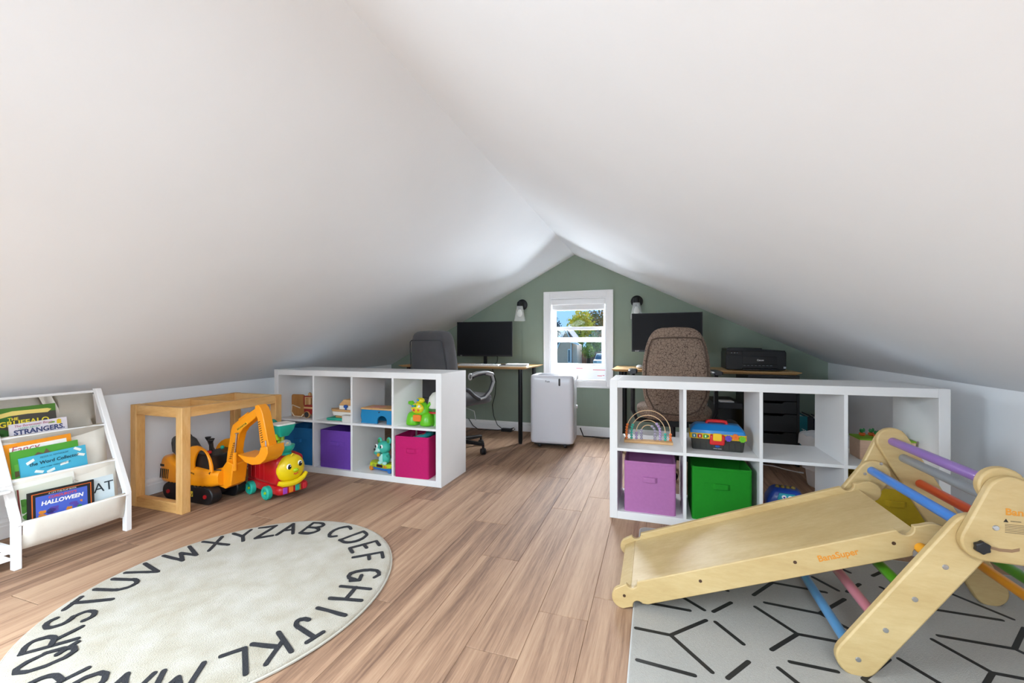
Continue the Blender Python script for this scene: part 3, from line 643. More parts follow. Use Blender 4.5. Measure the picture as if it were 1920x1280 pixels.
# top tier
b = book('green and brown picture book with yellow title at the left of the top tier', 2, 1.02, 1.281, .672, .677, -2.842, ink('#4a4740'), .22)
pr(b, -.13, .13, -.035, 0, '#4b7d2c'); leafy(b, -.13, .06, -.16, -.035, ['#2c5a24', '#356a2a', '#2a3f22'], 10, .03)
prp(b, [(-.13, -.045), (-.13, -.022), (-.06, -.024), (-.02, -.016), (.03, -.018), (.10, -.020), (.115, -.026), (.10, -.040), (.03, -.036), (-.03, -.038), (-.06, -.044)], '#e8d178', 4)
tx(b, 'THE', -.02, -.053, .034, '#f2dd3c', bold=.02); tx(b, 'GRUFFALO', .018, -.074, .17, '#f2dd3c', bold=.025)
b = book('pale pink picture book standing behind the others at the right of the top tier', 2, 1.17, 1.398, .627, .632, -2.853, ink('#ecd2c2'), .17)
tx(b, 'for Bear', .055, -.028, .105, '#5c3a34', bold=.012); leafy(b, -.02, .11, -.10, -.05, ['#e2b79a', '#d9c3a2'], 5, .02)
b = book('pale lilac picture book with dark STRANGERS lettering in the top tier', 2, 1.108, 1.309, .600, .606, -2.808, ink('#dcd6dd'), .16)
tx(b, 'The Berenstain Bears', -.02, -.011, .13, '#b4667c', shear=.2); tx(b, 'LEARN ABOUT', -.035, -.0235, .075, '#86b79a', bold=.012); tx(b, 'STRANGERS.', 0, -.041, .178, '#3b4470', bold=.03)
prp(b, [(.062, -.026), (.062, -.008), (.07, -.004), (.078, -.008), (.078, -.028)], '#e2c02c', 3); leafy(b, .03, .055, -.02, -.008, ['#8aa84e'], 2, .009)
# middle tier
b = book('orange-framed picture book at the back of the middle tier', 1, 1.066, 1.298, .519, .528, -2.752, ink('#ef961c'), .25)
pr(b, -.098, .098, -.24, -.018, '#f5f1ee'); tx(b, 'Fancy', -.045, -.034, .095, '#b4546c', shear=.2)
b = book('green jungle picture book in the middle tier behind the blue book', 1, 1.084, 1.318, .486, .493, -2.737, ink('#4f9f34'), .22)
leafy(b, -.11, .115, -.2, -.05, ['#3f8a2c', '#66ad3c', '#37732c'], 16, .03); prp(b, [(-.06, -.05), (-.03, -.022), (-.01, -.032), (.0, -.012), (.012, -.03), (.04, -.038), (.04, -.055)], '#6b5a48', 3); leafy(b, -.11, -.05, -.2, -.09, ['#7a6a40', '#60552f'], 5, .025, 2)
b = book('sky blue picture book with flying paper slips at the front of the middle tier', 1, 1.106, 1.342, .452, .464, -2.724, ink('#4bb4d4'), .19)
tx(b, 'PETER H. REYNOLDS', .0, -.014, .10, '#3f7f98', bold=.01); tx(b, 'the Word Collector', .0, -.038, .178, '#1d4654', bold=.018, shear=.1); tx(b, 'NEW YORK TIMES BESTSELLER', -.0, -.062, .11, '#2c6a80')
for y, z, a in ((-.085, -.025, .5), (.085, -.012, -.6), (.095, -.042, -.4), (.03, -.066, .1), (-.06, -.077, -.4), (-.02, -.085, .3)):
    c, d = math.cos(a), math.sin(a); prp(b, [(y+c*p-d*q, z+d*p+c*q) for p, q in ((-.015, -.006), (.015, -.006), (.017, .006), (-.013, .006))], '#eef2ec', 3)
# bottom tier
b = book('white sketchy picture book at the back of the bottom tier', 0, 1.066, 1.272, .348, .356, -2.672, ink('#ecebe4'), .25)
for i in range(16):
    y, z = -.09+.012*i, -.05-.012*random.random(); ob('cover_print', G().tube([(.0006, y, z), (.0006, y+.012, z+.014), (.0006, y+.026, z+.002)], .0006, 4), ink('#8d8e88'), b)
b = book('green leafy picture book with a dark red spine in the bottom tier', 0, 1.072, 1.26, .329, .335, -2.660, ink('#d4d8c8'), .22)
pr(b, -.094, -.088, -.2, 0, '#7a3230', 2); leafy(b, -.085, -.0, -.19, -.04, ['#3f7a2e', '#57963a', '#2c5c26'], 16, .022)
b = book('pale picture book with tall CAT lettering at the right of the bottom tier', 0, 1.20, 1.42, .297, .300, -2.655, ink('#d7e5ea'), .19)
tx(b, 'CAT', .045, -.050, .125, '#26323a')
b = book('black and orange framed picture book with blue cover in front of the bottom tier', 0, 1.10, 1.334, .306, .300, -2.642, ink('#22201f'), .19)
pr(b, -.106, .106, -.19, -.010, '#e06a1e', 1); pr(b, -.102, .102, -.19, -.013, '#22201f', 2); pr(b, -.093, .090, -.19, -.024, '#4a63c4', 3)
tx(b, 'A LIFT-THE-FLAP BOOK', .0, -.0185, .10, '#d9d4cc', k=.0018); tx(b, 'CORDUROY\'S', .0, -.036, .10, '#d8524c', k=.0018, bold=.02, shear=.15); tx(b, 'HALLOWEEN', .0, -.058, .150, '#f2f2f0', k=.0018, bold=.035, shear=.15)
leafy(b, -.085, .07, -.12, -.082, ['#3c8a5a', '#d8862c', '#5a46a0', '#2c3f80'], 12, .014, 5)

# ------------------------------------------------------------------ pine frame table without its top
s = thing('pine_frame', 'bare pine wood table frame over the toy excavator', 'frame', (-2.765, 2.02, 0))
OFF = (2.765, -2.02, 0); x0, x1, y0, y1, H = -2.985, -2.543, 1.682, 2.362, .607; P = .05
for x in (x0, x1-P):
    for y in (y0, y1-P): ob('post', B(x, x+P, y, y+P, 0, H), m_pine, s, OFF, bev=.003)
for y in (y0+.004, y1-P+.004):
    ob('top_rail', B(x0+P, x1-P, y, y+.04, H-.058, H-.001), m_pine_x, s, OFF, bev=.002)
    ob('bottom_rail', B(x0+P, x1-P, y, y+.04, 0, .058), m_pine_x, s, OFF, bev=.002)
for x in (x0+.004, x1-.044): ob('long_rail', B(x, x+.04, y0+P, y1-P, H-.058, H-.001), m_pine_h, s, OFF, bev=.002)
ob('cross_rail', B(x0+.044, x1-.044, 2.0, 2.03, H-.05, H-.006), m_pine_x, s, OFF, bev=.002)

# ------------------------------------------------------------------ ride-on toy excavator
Y1 = plastic('#f0960f'); YK = ink('#2a2218')
e = thing('toy_excavator', 'yellow ride-on toy excavator with black tracks inside the pine frame', 'toy excavator', (-2.725, 1.945, 0), 0)
for sy in (-1, 1):
    yc = sy*.082
    t = ob('track', G().prism(capsule((-.165, .052), (.165, .052), .052, 12), 'y', yc-.033, yc+.033), m_black, e, bev=.006)
    for x in (-.16, .16): ob('hub', G().lathe([(0, .0), (.012, 0), (.012, .006), (0, .008)], 14, axis_y((x, yc+sy*.033-(.006 if sy < 0 else 0), .05))), plastic('#b01f24'), t)
    ob('track_decal', B(-.02, .055, yc+sy*.0335-.0006, yc+sy*.0335+.0006, .04, .072), ink('#c9a92c'), t, smooth=0)
    for i in range(5): ob('decal_stripe', G().prism([(-.015+.014*i, .042), (-.009+.014*i, .042), (-.001+.014*i, .060), (-.007+.014*i, .060)], 'y', yc+sy*.0338-.0006, yc+sy*.0338+.0006), YK, t, smooth=0)
    for i in range(12): ob('tread', B(-.165+.03*i-.005, -.165+.03*i+.005, yc-.032, yc+.032, .102, .107), m_black, t, smooth=0)
ob('chassis', B(-.12, .14, -.05, .05, .03, .11), m_black, e, bev=.01)
# hull: tail rises behind the seat, nose carries the boom
def hull(prof, hw):
    rg = []
    for x, zb, zt, w in prof: rg.append([(x, p[0], p[1]) for p in rrect(-w, w, zb, zt, min(.03, (zt-zb)*.42), 4)])
    return G().loft(rg)
ob('hull', hull([(-.272, .125, .20, .07), (-.262, .10, .235, .095), (-.23, .092, .262, .108), (-.17, .09, .262, .112), (-.13, .09, .235, .113), (-.05, .088, .218, .114), (.08, .092, .215, .113), (.17, .10, .21, .105), (.225, .11, .20, .085)], 0), Y1, e, smooth=60)
ob('seat', G().loft([[(x, p[0], p[1]) for p in se(w, t, 16, .6) for p in [(p[0], p[1]+z)]] for x, z, w, t in ((-.205, .30, .05, .02), (-.20, .315, .07, .05), (-.175, .31, .078, .055), (-.15, .272, .08, .035), (-.10, .248, .08, .028), (-.03, .236, .07, .022), (-.005, .23, .05, .012))]), mat('toy_seat_grey', '#454341', .55), e, sub=1)
ob('seat_back', G().loft([[(-.2-.012*k, p[0], p[1]+z) for p in se(w, t, 16, .6)] for k, z, w, t in ((0, .31, .07, .05), (1, .335, .066, .045), (2, .34, .05, .03))]), mat('toy_seat_grey', '#454341', .55), e)
# cockpit hoop (two arched sides) with black dashboard
for sy in (-1, 1):
    a1 = [(-.06, .20)]+[(.075+.135*math.cos(R(q)), .205+.145*math.sin(R(q))) for q in range(165, -1, -15)]+[(.21, .20)]
    a2 = [(.190, .20)]+[(.122+.068*math.cos(R(q)), .208+.118*math.sin(R(q))) for q in range(0, 181, 15)]+[(.054, .20)]
    ob('cockpit_side', G().prism(a1+a2, 'y', sy*.105-.008, sy*.105+.008), Y1, e, bev=.004)
    ob('side_grip', G().tube([(-.055, sy*.118, .245), (-.04, sy*.128, .25), (.01, sy*.13, .262), (.03, sy*.12, .266)], .011, 8), m_black, e)
ob('dashboard', G().prism([(.015, .2), (.19, .2), (.165, .285), (.06, .30)], 'y', -.09, .09), mat('dash_black', '#1d1a1a', .3), e, bev=.006)
ob('horn_button', G().lathe([(0, .0), (.018, 0), (.018, .012), (0, .016)], 14, axis_z((.11, -.06, .296))), plastic('#c4222c'), e)
ob('green_button', G().ell((.11, .03, .312), (.012, .012, .012), 10, 8), plastic('#1c9d86'), e)
for i, (x, y, tl) in enumerate(((-.005, .045, -.03), (.045, .015, -.01), (.075, -.02, 0))):
    l = ob('control_lever', G().tube([(x-tl, y, .27), (x+tl*.3, y, .31), (x+tl, y, .345)], [.010, .008, .009], 8), m_black, e)
    ob('lever_knob', G().lathe([(.008, 0), (.016, .016), (.018, .022), (0, .02)], 12, axis_z((x+tl*1.1, y, .342))), m_black, l)
# boom, stick and bucket
ob('boom_foot', G().prism([(.17, .10), (.24, .085), (.285, .11), (.305, .24), (.25, .255), (.215, .215), (.18, .19)], 'y', -.05, .05), Y1, e, bev=.005)
bm_ = ob('boom', G().prism([(.215, .235), (.225, .30), (.255, .44), (.27, .475), (.30, .495), (.455, .585), (.475, .555), (.45, .525), (.355, .46), (.325, .425), (.305, .36), (.285, .24)], 'y', -.026, .026), Y1, e, bev=.004)
for i in range(9): ob('boom_stripe', G().prism([(.242+.004*i, .262+.012*i), (.262+.004*i, .266+.012*i), (.263+.004*i, .271+.012*i), (.243+.004*i, .267+.012*i)], 'y', -.0268, -.026), YK, bm_, smooth=0)
ob('boom_decal', G().prism([(.302, .452), (.312, .438), (.395, .487), (.385, .501)], 'y', -.0268, -.026), ink('#f3b323'), bm_, smooth=0)
text('lettering', 'EXCAVATOR', ink('#241d14'), bm_, face_ny(.348, -.0272, .470, math.atan2(.049, .083)), width=.088, bold=.03)
ob('boom_cylinder', G().tube([(.30, .0, .502), (.37, .0, .545)], .011, 8), Y1, bm_)
ob('piston', G().tube([(.36, 0, .539), (.455, 0, .592)], .005, 8), m_chrome, bm_)
st = ob('stick', G().prism([(.455, .60), (.475, .608), (.50, .59), (.515, .56), (.565, .365), (.555, .33), (.51, .335), (.495, .385), (.475, .52), (.452, .565)], 'y', -.03, .03), Y1, e, bev=.004)
for i in range(10): ob('stick_stripe', G().prism([(.481+.003*i, .505-.013*i), (.498+.003*i, .512-.013*i), (.498+.003*i, .507-.013*i), (.481+.003*i, .500-.013*i)], 'y', -.0308, -.03), YK, st, smooth=0)
ob('bucket', G().prism([(.585, .372), (.59, .335), (.57, .295), (.53, .265), (.47, .255), (.415, .265), (.352, .305), (.36, .309), (.425, .300), (.49, .302), (.52, .325), (.535, .365)], 'y', -.06, .06), Y1, e, bev=.003)
ob('boom_ram', G().tube([(.30, -.034, .20), (.30, -.034, .31)], .012, 8), Y1, e)
ob('ram_rod', G().tube([(.30, -.034, .305), (.315, -.034, .425)], .005, 8), m_chrome, e)
ob('ram_pin', G().tube([(.303, -.034, .425), (.328, -.034, .428)], .004, 6), m_chrome, e)
ob('stick_pin', G().tube([(.546, -.036, .40), (.552, -.036, .345)], .004, 6), m_chrome, e)
text('lettering', 'EXCAVATOR', YK, e, face_ny(.03, -.1145, .185, -.18), width=.075, bold=.02)
ob('tail_decal', B(-.245, -.205, -.1095, -.1085, .198, .212), YK, e, smooth=0)
for i in range(5): ob('tail_stripe', G().prism([(-.245+.017*i, .125), (-.238+.017*i, .125), (-.230+.017*i, .185), (-.239+.017*i, .185)], 'y', -.1125, -.1105), YK, e, smooth=0)
ob('foot_hose', G().tube([(.18, -.09, .14), (.175, -.10, .19), (.19, -.09, .21), (.22, -.06, .2)], .004, 6), m_black, e)

# ------------------------------------------------------------------ red ride-on toy train
RD = plastic('#b3131c'); TE = plastic('#1fae97'); YL = plastic('#e5c80c'); CH = plastic('#a9c81b')
t = thing('toy_train', 'red toy train with a yellow face and teal wheels beside the excavator', 'toy train', (-2.352, 2.135, 0), -13)
ob('undercarriage', G().prism([(-.17, .05), (-.10, .05), (-.08, .04), (.16, .035), (.195, .05), (.195, .085), (-.17, .10)], 'y', -.088, .088), RD, t, bev=.008)
ob('boiler', hull([(-.165, .09, .24, .085), (-.155, .085, .255, .092), (-.03, .085, .258, .094), (.0, .085, .268, .094), (.09, .085, .27, .094), (.155, .088, .264, .092), (.17, .10, .25, .084)], 0), RD, t, smooth=60)
for x in (-.11, -.06, -.01, .04): ob('boiler_band', G().tube([(x, p[0]*1.006, .172+(p[1]-.172)*1.006) for p in rrect(-.093, .093, .088, .256, .035, 4)], .0022, 5, True), RD, t)
ob('cab', G().prism([(-.02, .25), (.06, .25), (.05, .295), (.02, .302), (-.02, .298)], 'y', -.055, .055), RD, t, bev=.008)
fr = ob('front_skirt', hull([(.155, .035, .095, .098), (.18, .035, .095, .100), (.205, .04, .092, .095), (.215, .048, .085, .085)], 0), RD, t, smooth=60)
for y, c in ((-.06, '#9a45b8'), (-.022, '#e07a1c'), (.018, '#2ba08a'), (.036, '#8d7a2a'), (.066, '#c22a34')): ob('piano_key', B(.212, .219, y-(.013 if abs(y) != .036 else .006), y+(.013 if abs(y) != .036 else .006), .048, .086), plastic(c), fr, bev=.002)
fc = ob('face', G().lathe([(0, .03), (.03, .028), (.06, .020), (.082, .006), (.088, -.006), (.088, -.02), (0, -.02)], 32, axis_x((.185, 0, .185))), YL, t, smooth=50)
ob('scarf', G().tube([(.198, -.094, .118), (.208, -.07, .108), (.214, -.03, .103), (.216, 0, .103), (.214, .03, .108), (.210, .062, .122), (.204, .086, .145)], [.013, .018, .018, .018, .017, .015, .012], 10), YL, fc)
for y, z in ((-.030, .205), (.040, .212)):
    ey = ob('eye', G().ell((.206, y, z), (.008, .017, .020), 14, 10), mat('eye_white', '#f1f1ee', .25), fc)
    ob('pupil', G().ell((.2105, y+.001, z-.001), (.006, .0125, .0155), 12, 8), m_black, ey); ob('glint', G().ell((.2165, y+.004, z+.006), (.0015, .003, .003), 8, 6), mat('eye_white', '#f1f1ee', .25), ey)
ob('nose', G().ell((.220, .006, .180), (.014, .017, .012), 12, 8), CH, fc)
ob('mouth', G().tube([(.213, -.004, .158), (.214, .010, .153), (.213, .024, .158)], .004, 6), plastic('#d05a30'), fc)
ob('hair_tuft', G().tube([(.19, -.01, .268), (.196, 0, .28), (.192, .012, .272)], .006, 6), YL, fc)
for x in (-.105, .085):
    for sy in (-1, 1):
        w = ob('wheel', G().lathe([(0, -.018), (.034, -.018), (.042, -.012), (.043, 0), (.042, .012), (.034, .018), (.022, .016), (.020, .010), (0, .010)], 24, Matrix.Translation((x, sy*.100, .043)) @ Matrix.Rotation(PI/2*sy*-1, 4, 'X')), TE, t)
        ob('hub', G().lathe([(0, 0), (.009, 0), (.008, .008), (0, .009)], 10, Matrix.Translation((x, sy*.108, .043)) @ Matrix.Rotation(-PI/2*sy, 4, 'X')), CH, w)
cm = ob('chimney', G().lathe([(0, .25), (.036, .25), (.036, .275), (.032, .280), (.044, .292), (.053, .310), (.055, .325), (.050, .326), (0, .318)], 28, axis_z((.115, 0, 0))), TE, t)
ob('rattle_dome', G().lathe([(.036, .322), (.035, .335), (.027, .350), (.012, .358), (0, .36)], 20, axis_z((.115, 0, 0))), m_clear, cm)
for i in range(9): ob('bead', G().ell((.115+random.uniform(-.022, .022), random.uniform(-.022, .022), .327+random.uniform(0, .008)), (.0055,)*3, 8, 6), plastic(random.choice(['#e0a01c', '#c8452c', '#e8d44a', '#3f9bb0'])), cm)
pl_ = ob('play_bird', G().loft([[(.03+dx, p[0], z+p[1]*0) for p in [(w*math.cos(q), 0) for q in [2*PI*k/10 for k in range(10)]]] for dx, z, w in ((0, .29, .02), (0, .3, .02))]).ell((.03, .0, .315), (.038, .028, .026), 12, 8), CH, t)
ob('bird_eye', G().ell((.03, -.018, .338), (.018, .012, .012), 12, 8), m_black, pl_)
ob('bird_crest', G().tube([(.02, 0, .335), (.005, 0, .355), (-.004, 0, .375)], [.02, .016, .012], 8), CH, pl_)
ob('tray_post', G().tube([(.0, .04, .28), (-.01, .05, .36)], .014, 8), CH, t)
tr_ = ob('tray', G().loft([[(p[0], p[1], .36) for p in rrect(-.035, .025, .02, .08, .01, 3)], [(p[0], p[1], .40) for p in rrect(-.055, .05, .0, .10, .014, 3)], [(p[0], p[1], .436) for p in rrect(-.06, .06, -.01, .11, .016, 3)]]), TE, t)
ob('tray_lid', G().prism(rrect(-.06, .055, -.01, .11, .016, 3), 'z', .436, .447), mat('toy_white', '#eceae4', .4), tr_, bev=.003)
ob('seat_disc', G().lathe([(0, -.016), (.05, -.016), (.056, -.008), (.056, .008), (.05, .016), (0, .016)], 28, axis_y((-.145, .05, .305))), plastic('#a01624'), t)
ob('back_disc', G().lathe([(0, -.014), (.046, -.014), (.052, -.006), (.052, .006), (.046, .014), (0, .014)], 28, axis_y((-.135, .06, .405))), plastic('#128374'), t)
ob('back_post', G().tube([(-.145, .06, .24), (-.14, .07, .42)], .014, 8), TE, t)

# ------------------------------------------------------------------ alphabet rug
m_rug = mat('cream_pile', '#a8a295', .95, noise=.11, nscale=11, bump=1.0, bscale=260, sheen=.3)
_r = [n_ for n_ in m_rug.node_tree.nodes if n_.type == 'VALTORGB'][0].color_ramp.elements
_r[0].color = lin('#978d78'); _r[1].color = lin('#aba497')
rx_, ry_ = -1.57, 1.25; ra, rb = .565, .625
rug = thing('alphabet_rug', 'round cream rug with black alphabet letters around its edge', 'rug', (rx_, ry_, 0))
n = 96; rg = []; 
for f_, z in ((1.0, .0005), (1.004, .006), (.995, .012), (.98, .0145)):
    rg.append([((ra*f_+random.uniform(-.0015, .0015))*math.cos(2*PI*k/n), (rb*f_+random.uniform(-.0015, .0015))*math.sin(2*PI*k/n), z) for k in range(n)])
for f_ in (.92, .84, .76, .68, .6, .5, .4, .3, .2, .1):
    rg.append([(ra*f_*math.cos(2*PI*k/n), rb*f_*math.sin(2*PI*k/n), .0145+random.uniform(-.0015, .0018)) for k in range(n)])
ob('pile', G().loft(rg), m_rug, rug, smooth=80)
ob('binding', G().tube([(ra*1.003*math.cos(2*PI*k/n), rb*1.003*math.sin(2*PI*k/n), .0045) for k in range(n)], .0045, 6, True), mat('rug_binding', '#b3aea2', .9), rug)
C_ = lambda a0, a1, cx=.5, cy=.5, r_=.5, ry=.5: [(cx+r_*math.cos(R(a0+(a1-a0)*i/10)), cy+ry*math.sin(R(a0+(a1-a0)*i/10))) for i in range(11)]
STROKE = {'A': [[(0, 0), (.5, 1), (1, 0)], [(.2, .38), (.8, .38)]], 'B': [[(0, 0), (0, 1)], [(0, 1)]+C_(90, -90, .45, .77, .42, .23)+[(0, .54)], [(0, .54)]+C_(90, -90, .5, .27, .48, .27)+[(0, 0)]],
 'C': [C_(50, 310)], 'D': [[(0, 0), (0, 1)], [(0, 1)]+C_(90, -90, .3, .5, .65, .5)+[(0, 0)]], 'E': [[(.85, 1), (0, 1), (0, 0), (.85, 0)], [(0, .52), (.7, .52)]], 'F': [[(.85, 1), (0, 1), (0, 0)], [(0, .52), (.7, .52)]],
 'G': [C_(50, 330), [(.55, .42), (.98, .42), (.98, .15)]], 'H': [[(0, 0), (0, 1)], [(1, 0), (1, 1)], [(0, .5), (1, .5)]], 'I': [[(.5, 0), (.5, 1)]], 'J': [[(.2, 1), (.95, 1)], [(.6, 1), (.6, .3)]+C_(0, -170, .32, .28, .28, .28)],
 'K': [[(0, 0), (0, 1)], [(.95, 1), (0, .42)], [(.3, .6), (1, 0)]], 'L': [[(0, 1), (0, 0), (.8, 0)]], 'M': [[(0, 0), (.1, 1), (.5, .35), (.9, 1), (1, 0)]], 'N': [[(0, 0), (0, 1), (1, 0), (1, 1)]],
 'O': [C_(0, 360)], 'P': [[(0, 0), (0, 1)], [(0, 1)]+C_(90, -90, .45, .72, .45, .28)+[(0, .44)]], 'Q': [C_(0, 360), [(.6, .3), (1, -.05)]], 'R': [[(0, 0), (0, 1)], [(0, 1)]+C_(90, -90, .45, .74, .42, .26)+[(0, .48)], [(.4, .48), (.95, 0)]],
 'S': [C_(30, 270, .5, .75, .42, .25)+C_(90, -150, .5, .25, .45, .25)], 'T': [[(0, 1), (1, 1)], [(.5, 1), (.5, 0)]], 'U': [[(0, 1), (0, .35)]+C_(180, 360, .48, .35, .48, .35)+[(.96, 1)]], 'V': [[(0, 1), (.5, 0), (1, 1)]],
 'W': [[(0, 1), (.22, 0), (.5, .7), (.78, 0), (1, 1)]], 'X': [[(0, 0), (1, 1)], [(0, 1), (1, 0)]], 'Y': [[(0, 1), (.5, .5), (1, 1)], [(.5, .5), (.5, 0)]], 'Z': [[(0, 1), (1, 1), (0, 0), (1, 0)]]}
m_letter = mat('charcoal_pile', '#26262a', .95, noise=.25, nscale=120, bump=1.0, bscale=300)
for i, ch in enumerate('ABCDEFGHIJKLMNOPQRSTUVWXYZ'):
    th = R([118, 103, 84, 68.5, 54, 41, 25, 10.5, -2, -13.5, -25.5, -38, -53, -68, -83, -98, -112.5, -126, -139, -151, -163.5, -175.5, -191, -205.5, -218, -229.5][i])
    wd = {'I': .1, 'W': .10, 'M': .10, 'E': .062, 'F': .062}.get(ch, .076); hh = .124
    g = G()
    for st_ in STROKE[ch]:
        P = []
        for p in st_:
            lx = (p[0]-.5)*wd; ly = (p[1]-.5)*hh + .0
            P.append((lx+random.uniform(-.0015, .0015), ly+random.uniform(-.0015, .0015)))
        up = (math.cos(th), math.sin(th)); rt = (math.sin(th), -math.cos(th))
        cxx, cyy = ra*.835*math.cos(th), rb*.835*math.sin(th)
        pts = [(cxx+a*rt[0]+b*up[0], cyy+a*rt[1]+b*up[1]) for a, b in P]
        for j_, ((xa, ya), (xb, yb)) in enumerate(zip(pts, pts[1:])):
            g.prism(capsule((xa, ya), (xb, yb), .0078, 5), 'z', .012, .0172+.00012*(j_ % 12)+.0004*STROKE[ch].index(st_))
    ob('letter', g, m_letter, rug, smooth=0)
# ------------------------------------------------------------------ toys in the left shelf
s = thing('wooden_board', 'brown wooden board with a cord loop leaning in the top left cube', 'toy board', (LX[0]-.075, 2.66, LM), 0)
ob('board', G().prism(rrect(-.062, .062, .0, .175, .016, 4), 'y', -.008, .008), wood('brown_board', [(.3, '#8f5f2e'), (.5, '#a97338'), (.7, '#b98448')], (12, 12, 2), .5), s, bev=.003)
ob('cord', G().tube([(.03, -.012, .07), (.0, -.06, .10), (-.0, -.07, .05), (.03, -.07, .015), (.09, -.06, .012), (.10, -.05, .03)], .004, 8), mat('cord_white', '#d9cbb5', .8), s)
s = thing('wooden_truck', 'red and beech wooden toy fire truck beside the brown board', 'toy truck', (LX[0]+.09, 2.66, LM), 0)
RW = mat('red_painted_wood', '#8d1f1d', .5)
ob('truck_body', B(-.075, .075, -.035, .035, .03, .10), RW, s, bev=.004)
ob('side_stripe', B(-.076, .076, -.0365, -.035, .072, .086), m_beech, s, smooth=0)
ob('cab', G().box(-.075, -.06, -.035, .035, .10, .17).box(.045, .06, -.035, .035, .10, .17).box(-.06, .045, -.035, .035, .155, .17).box(-.06, .045, .02, .035, .10, .155), m_beech, s, bev=.002)
ob('cab_frame', G().box(-.076, -.066, -.037, -.034, .10, .17).box(-.066, .05, -.037, -.034, .163, .171), RW, s, smooth=0)
for x in (-.05, -.01): ob('peg_figure', G().lathe([(0, .10), (.013, .10), (.013, .16), (.006, .165), (.013, .175), (.013, .187), (0, .197)], 14, axis_z((x, 0, .0))), m_beech, s)
for x in (-.04, .04):
    for y in (-.036, .036):
        w = ob('wheel', G().lathe([(0, -.008), (.026, -.008), (.026, .008), (0, .008)], 20, axis_y((x, y, .026))), m_beech, s)
        ob('tyre', G().lathe([(.017, -.009), (.022, -.009), (.022, .009), (.017, .009), (.017, -.009)], 18, axis_y((x, y, .026))), m_dark, w)
s = thing('wooden_boat', 'wooden toy boat with teal base and white hull in the second cube', 'toy boat', (LX[1]+.055, 2.66, LM), 0)
def boat(k, z0, z1, xo=0): return G().prism([(xo-.15*k, -.0), (xo-.10*k, -.045*k), (xo+.12*k, -.055*k), (xo+.12*k, .055*k), (xo-.10*k, .045*k)], 'z', z0, z1)
ob('teal_base', G().prism([(-.15, -.06), (-.12, -.07), (-.06, -.06), (0, -.055), (.06, -.06), (.06, .05), (-.10, .05), (-.15, .02)], 'z', 0, .018), mat('teal_paint', '#27a58c', .5), s, bev=.006)
ob('keel', boat(.8, .018, .036), m_beech, s, bev=.003)
ob('white_hull', boat(.98, .036, .066), mat('white_paint_toy', '#e4e0d8', .5), s, bev=.003)
ob('deck', boat(1.04, .066, .082), m_beech, s, bev=.003)
ob('cabin', G().prism([(-.05, .082), (.11, .082), (.11, .112), (-.05, .112)], 'y', -.035, .035), mat('white_paint_toy', '#e4e0d8', .5), s, bev=.002)
ob('cabin_roof', G().prism([(-.055, .112), (.11, .112), (.11, .158), (-.01, .158)], 'y', -.038, .038), m_beech, s, bev=.003)
ob('blue_knob', G().lathe([(.006, 0), (.006, .014), (.014, .016), (.017, .026), (.012, .036), (0, .038)], 16, axis_z((.018, -.045, .083))), plastic('#1d4f9d'), s)
s = thing('gift_card_box', 'small pale grey box in front of the wooden boat', 'box', (LX[1]+.135, 2.585, LM), 0)
ob('box_body', B(-.055, .03, -.02, .02, 0, .042), mat('box_grey', '#d2d0cc', .7), s, bev=.002)
ob('box_lid', B(-.056, .031, -.021, .021, .042, .05), mat('box_grey_lid', '#c6c4c0', .7), s, bev=.001)
s = thing('activity_box', 'blue wooden play box with an arched opening in the third cube', 'toy box', (LX[2]+.05, 2.66, LM), 0)
g = [(-.17, 0)]+[(-.165, .02), (-.172, .05), (-.165, .10), (.12, .10), (.12, 0), (.05, 0)]+[(.01+.04*math.cos(R(q)), .025+.033*math.sin(R(q))) for q in range(0, 181, 20)]+[(-.03, 0)]
ob('box_shell', G().prism(g, 'y', -.07, -.055).prism(g, 'y', .055, .07).box(-.165, -.155, -.055, .055, .002, .10).box(.108, .119, -.055, .055, .002, .10), mat('blue_painted_wood', '#167cae', .45), s, bev=.002)
ob('wood_top', G().prism(rrect(-.172, .122, -.076, .076, .01, 3), 'z', .10, .112), m_beech, s, bev=.003)
ob('top_inlay', G().prism(rrect(-.12, -.02, -.05, .05, .02, 3), 'z', .112, .1135), mat('salmon_paint', '#cf8f7c', .5), s, smooth=0)
ob('knob', G().ell((-.012, -.073, .085), (.006, .004, .006), 10, 8), mat('knob_dark_blue', '#17415e', .4), s)
GR = plastic('#5fb81a')
s = thing('green_toy_critter', 'bright green and yellow musical toy creature in the fourth cube', 'toy', (LX[3]-.005, 2.655, LM), 0)
ob('body', G().ell((0, 0, .095), (.07, .05, .075), 20, 14), GR, s)
for sx in (-1, 1):
    ob('leg', G().loft([[(sx*.055+p[0], -.01+p[1], z) for p in se(w, w*1.1, 16, .8)] for z, w in ((0, .045), (.01, .052), (.06, .045), (.10, .032))]), GR, s, sub=1)
    ob('ear', G().tube([(sx*.055, 0, .135), (sx*.075, 0, .155), (sx*.10, 0, .155)], [.014, .018, .012], 10), GR, s)
ob('button_panel', G().ell((-.005, -.042, .125), (.05, .022, .038), 18, 12), plastic('#d7c81a'), s)
ob('belly', G().prism(rrect(-.032, .032, .035, .082, .012, 4), 'y', -.062, -.046), plastic('#e07a1f'), s, bev=.004)
ob('horn_cap', G().ell((0, -.01, .175), (.032, .026, .022), 16, 10), plastic('#d7c81a'), s)
for x, z, c in ((-.03, .142, '#1f7fb0'), (-.012, .144, '#2f9a4a'), (.02, .142, '#d9dde0'), (-.022, .115, '#c5342c'), (.012, .115, '#d9692c'), (-.004, .182, '#2f86c4')): ob('button', G().ell((x, -.062+.022*(z > .17)-.0*(x), z), (.010, .006, .009), 12, 8), plastic(c), s)
s = thing('white_toy_helmet', 'white round toy with a red and green band peeking from behind the green creature', 'toy', (LX[3]+.095, 2.70, LM), 0)
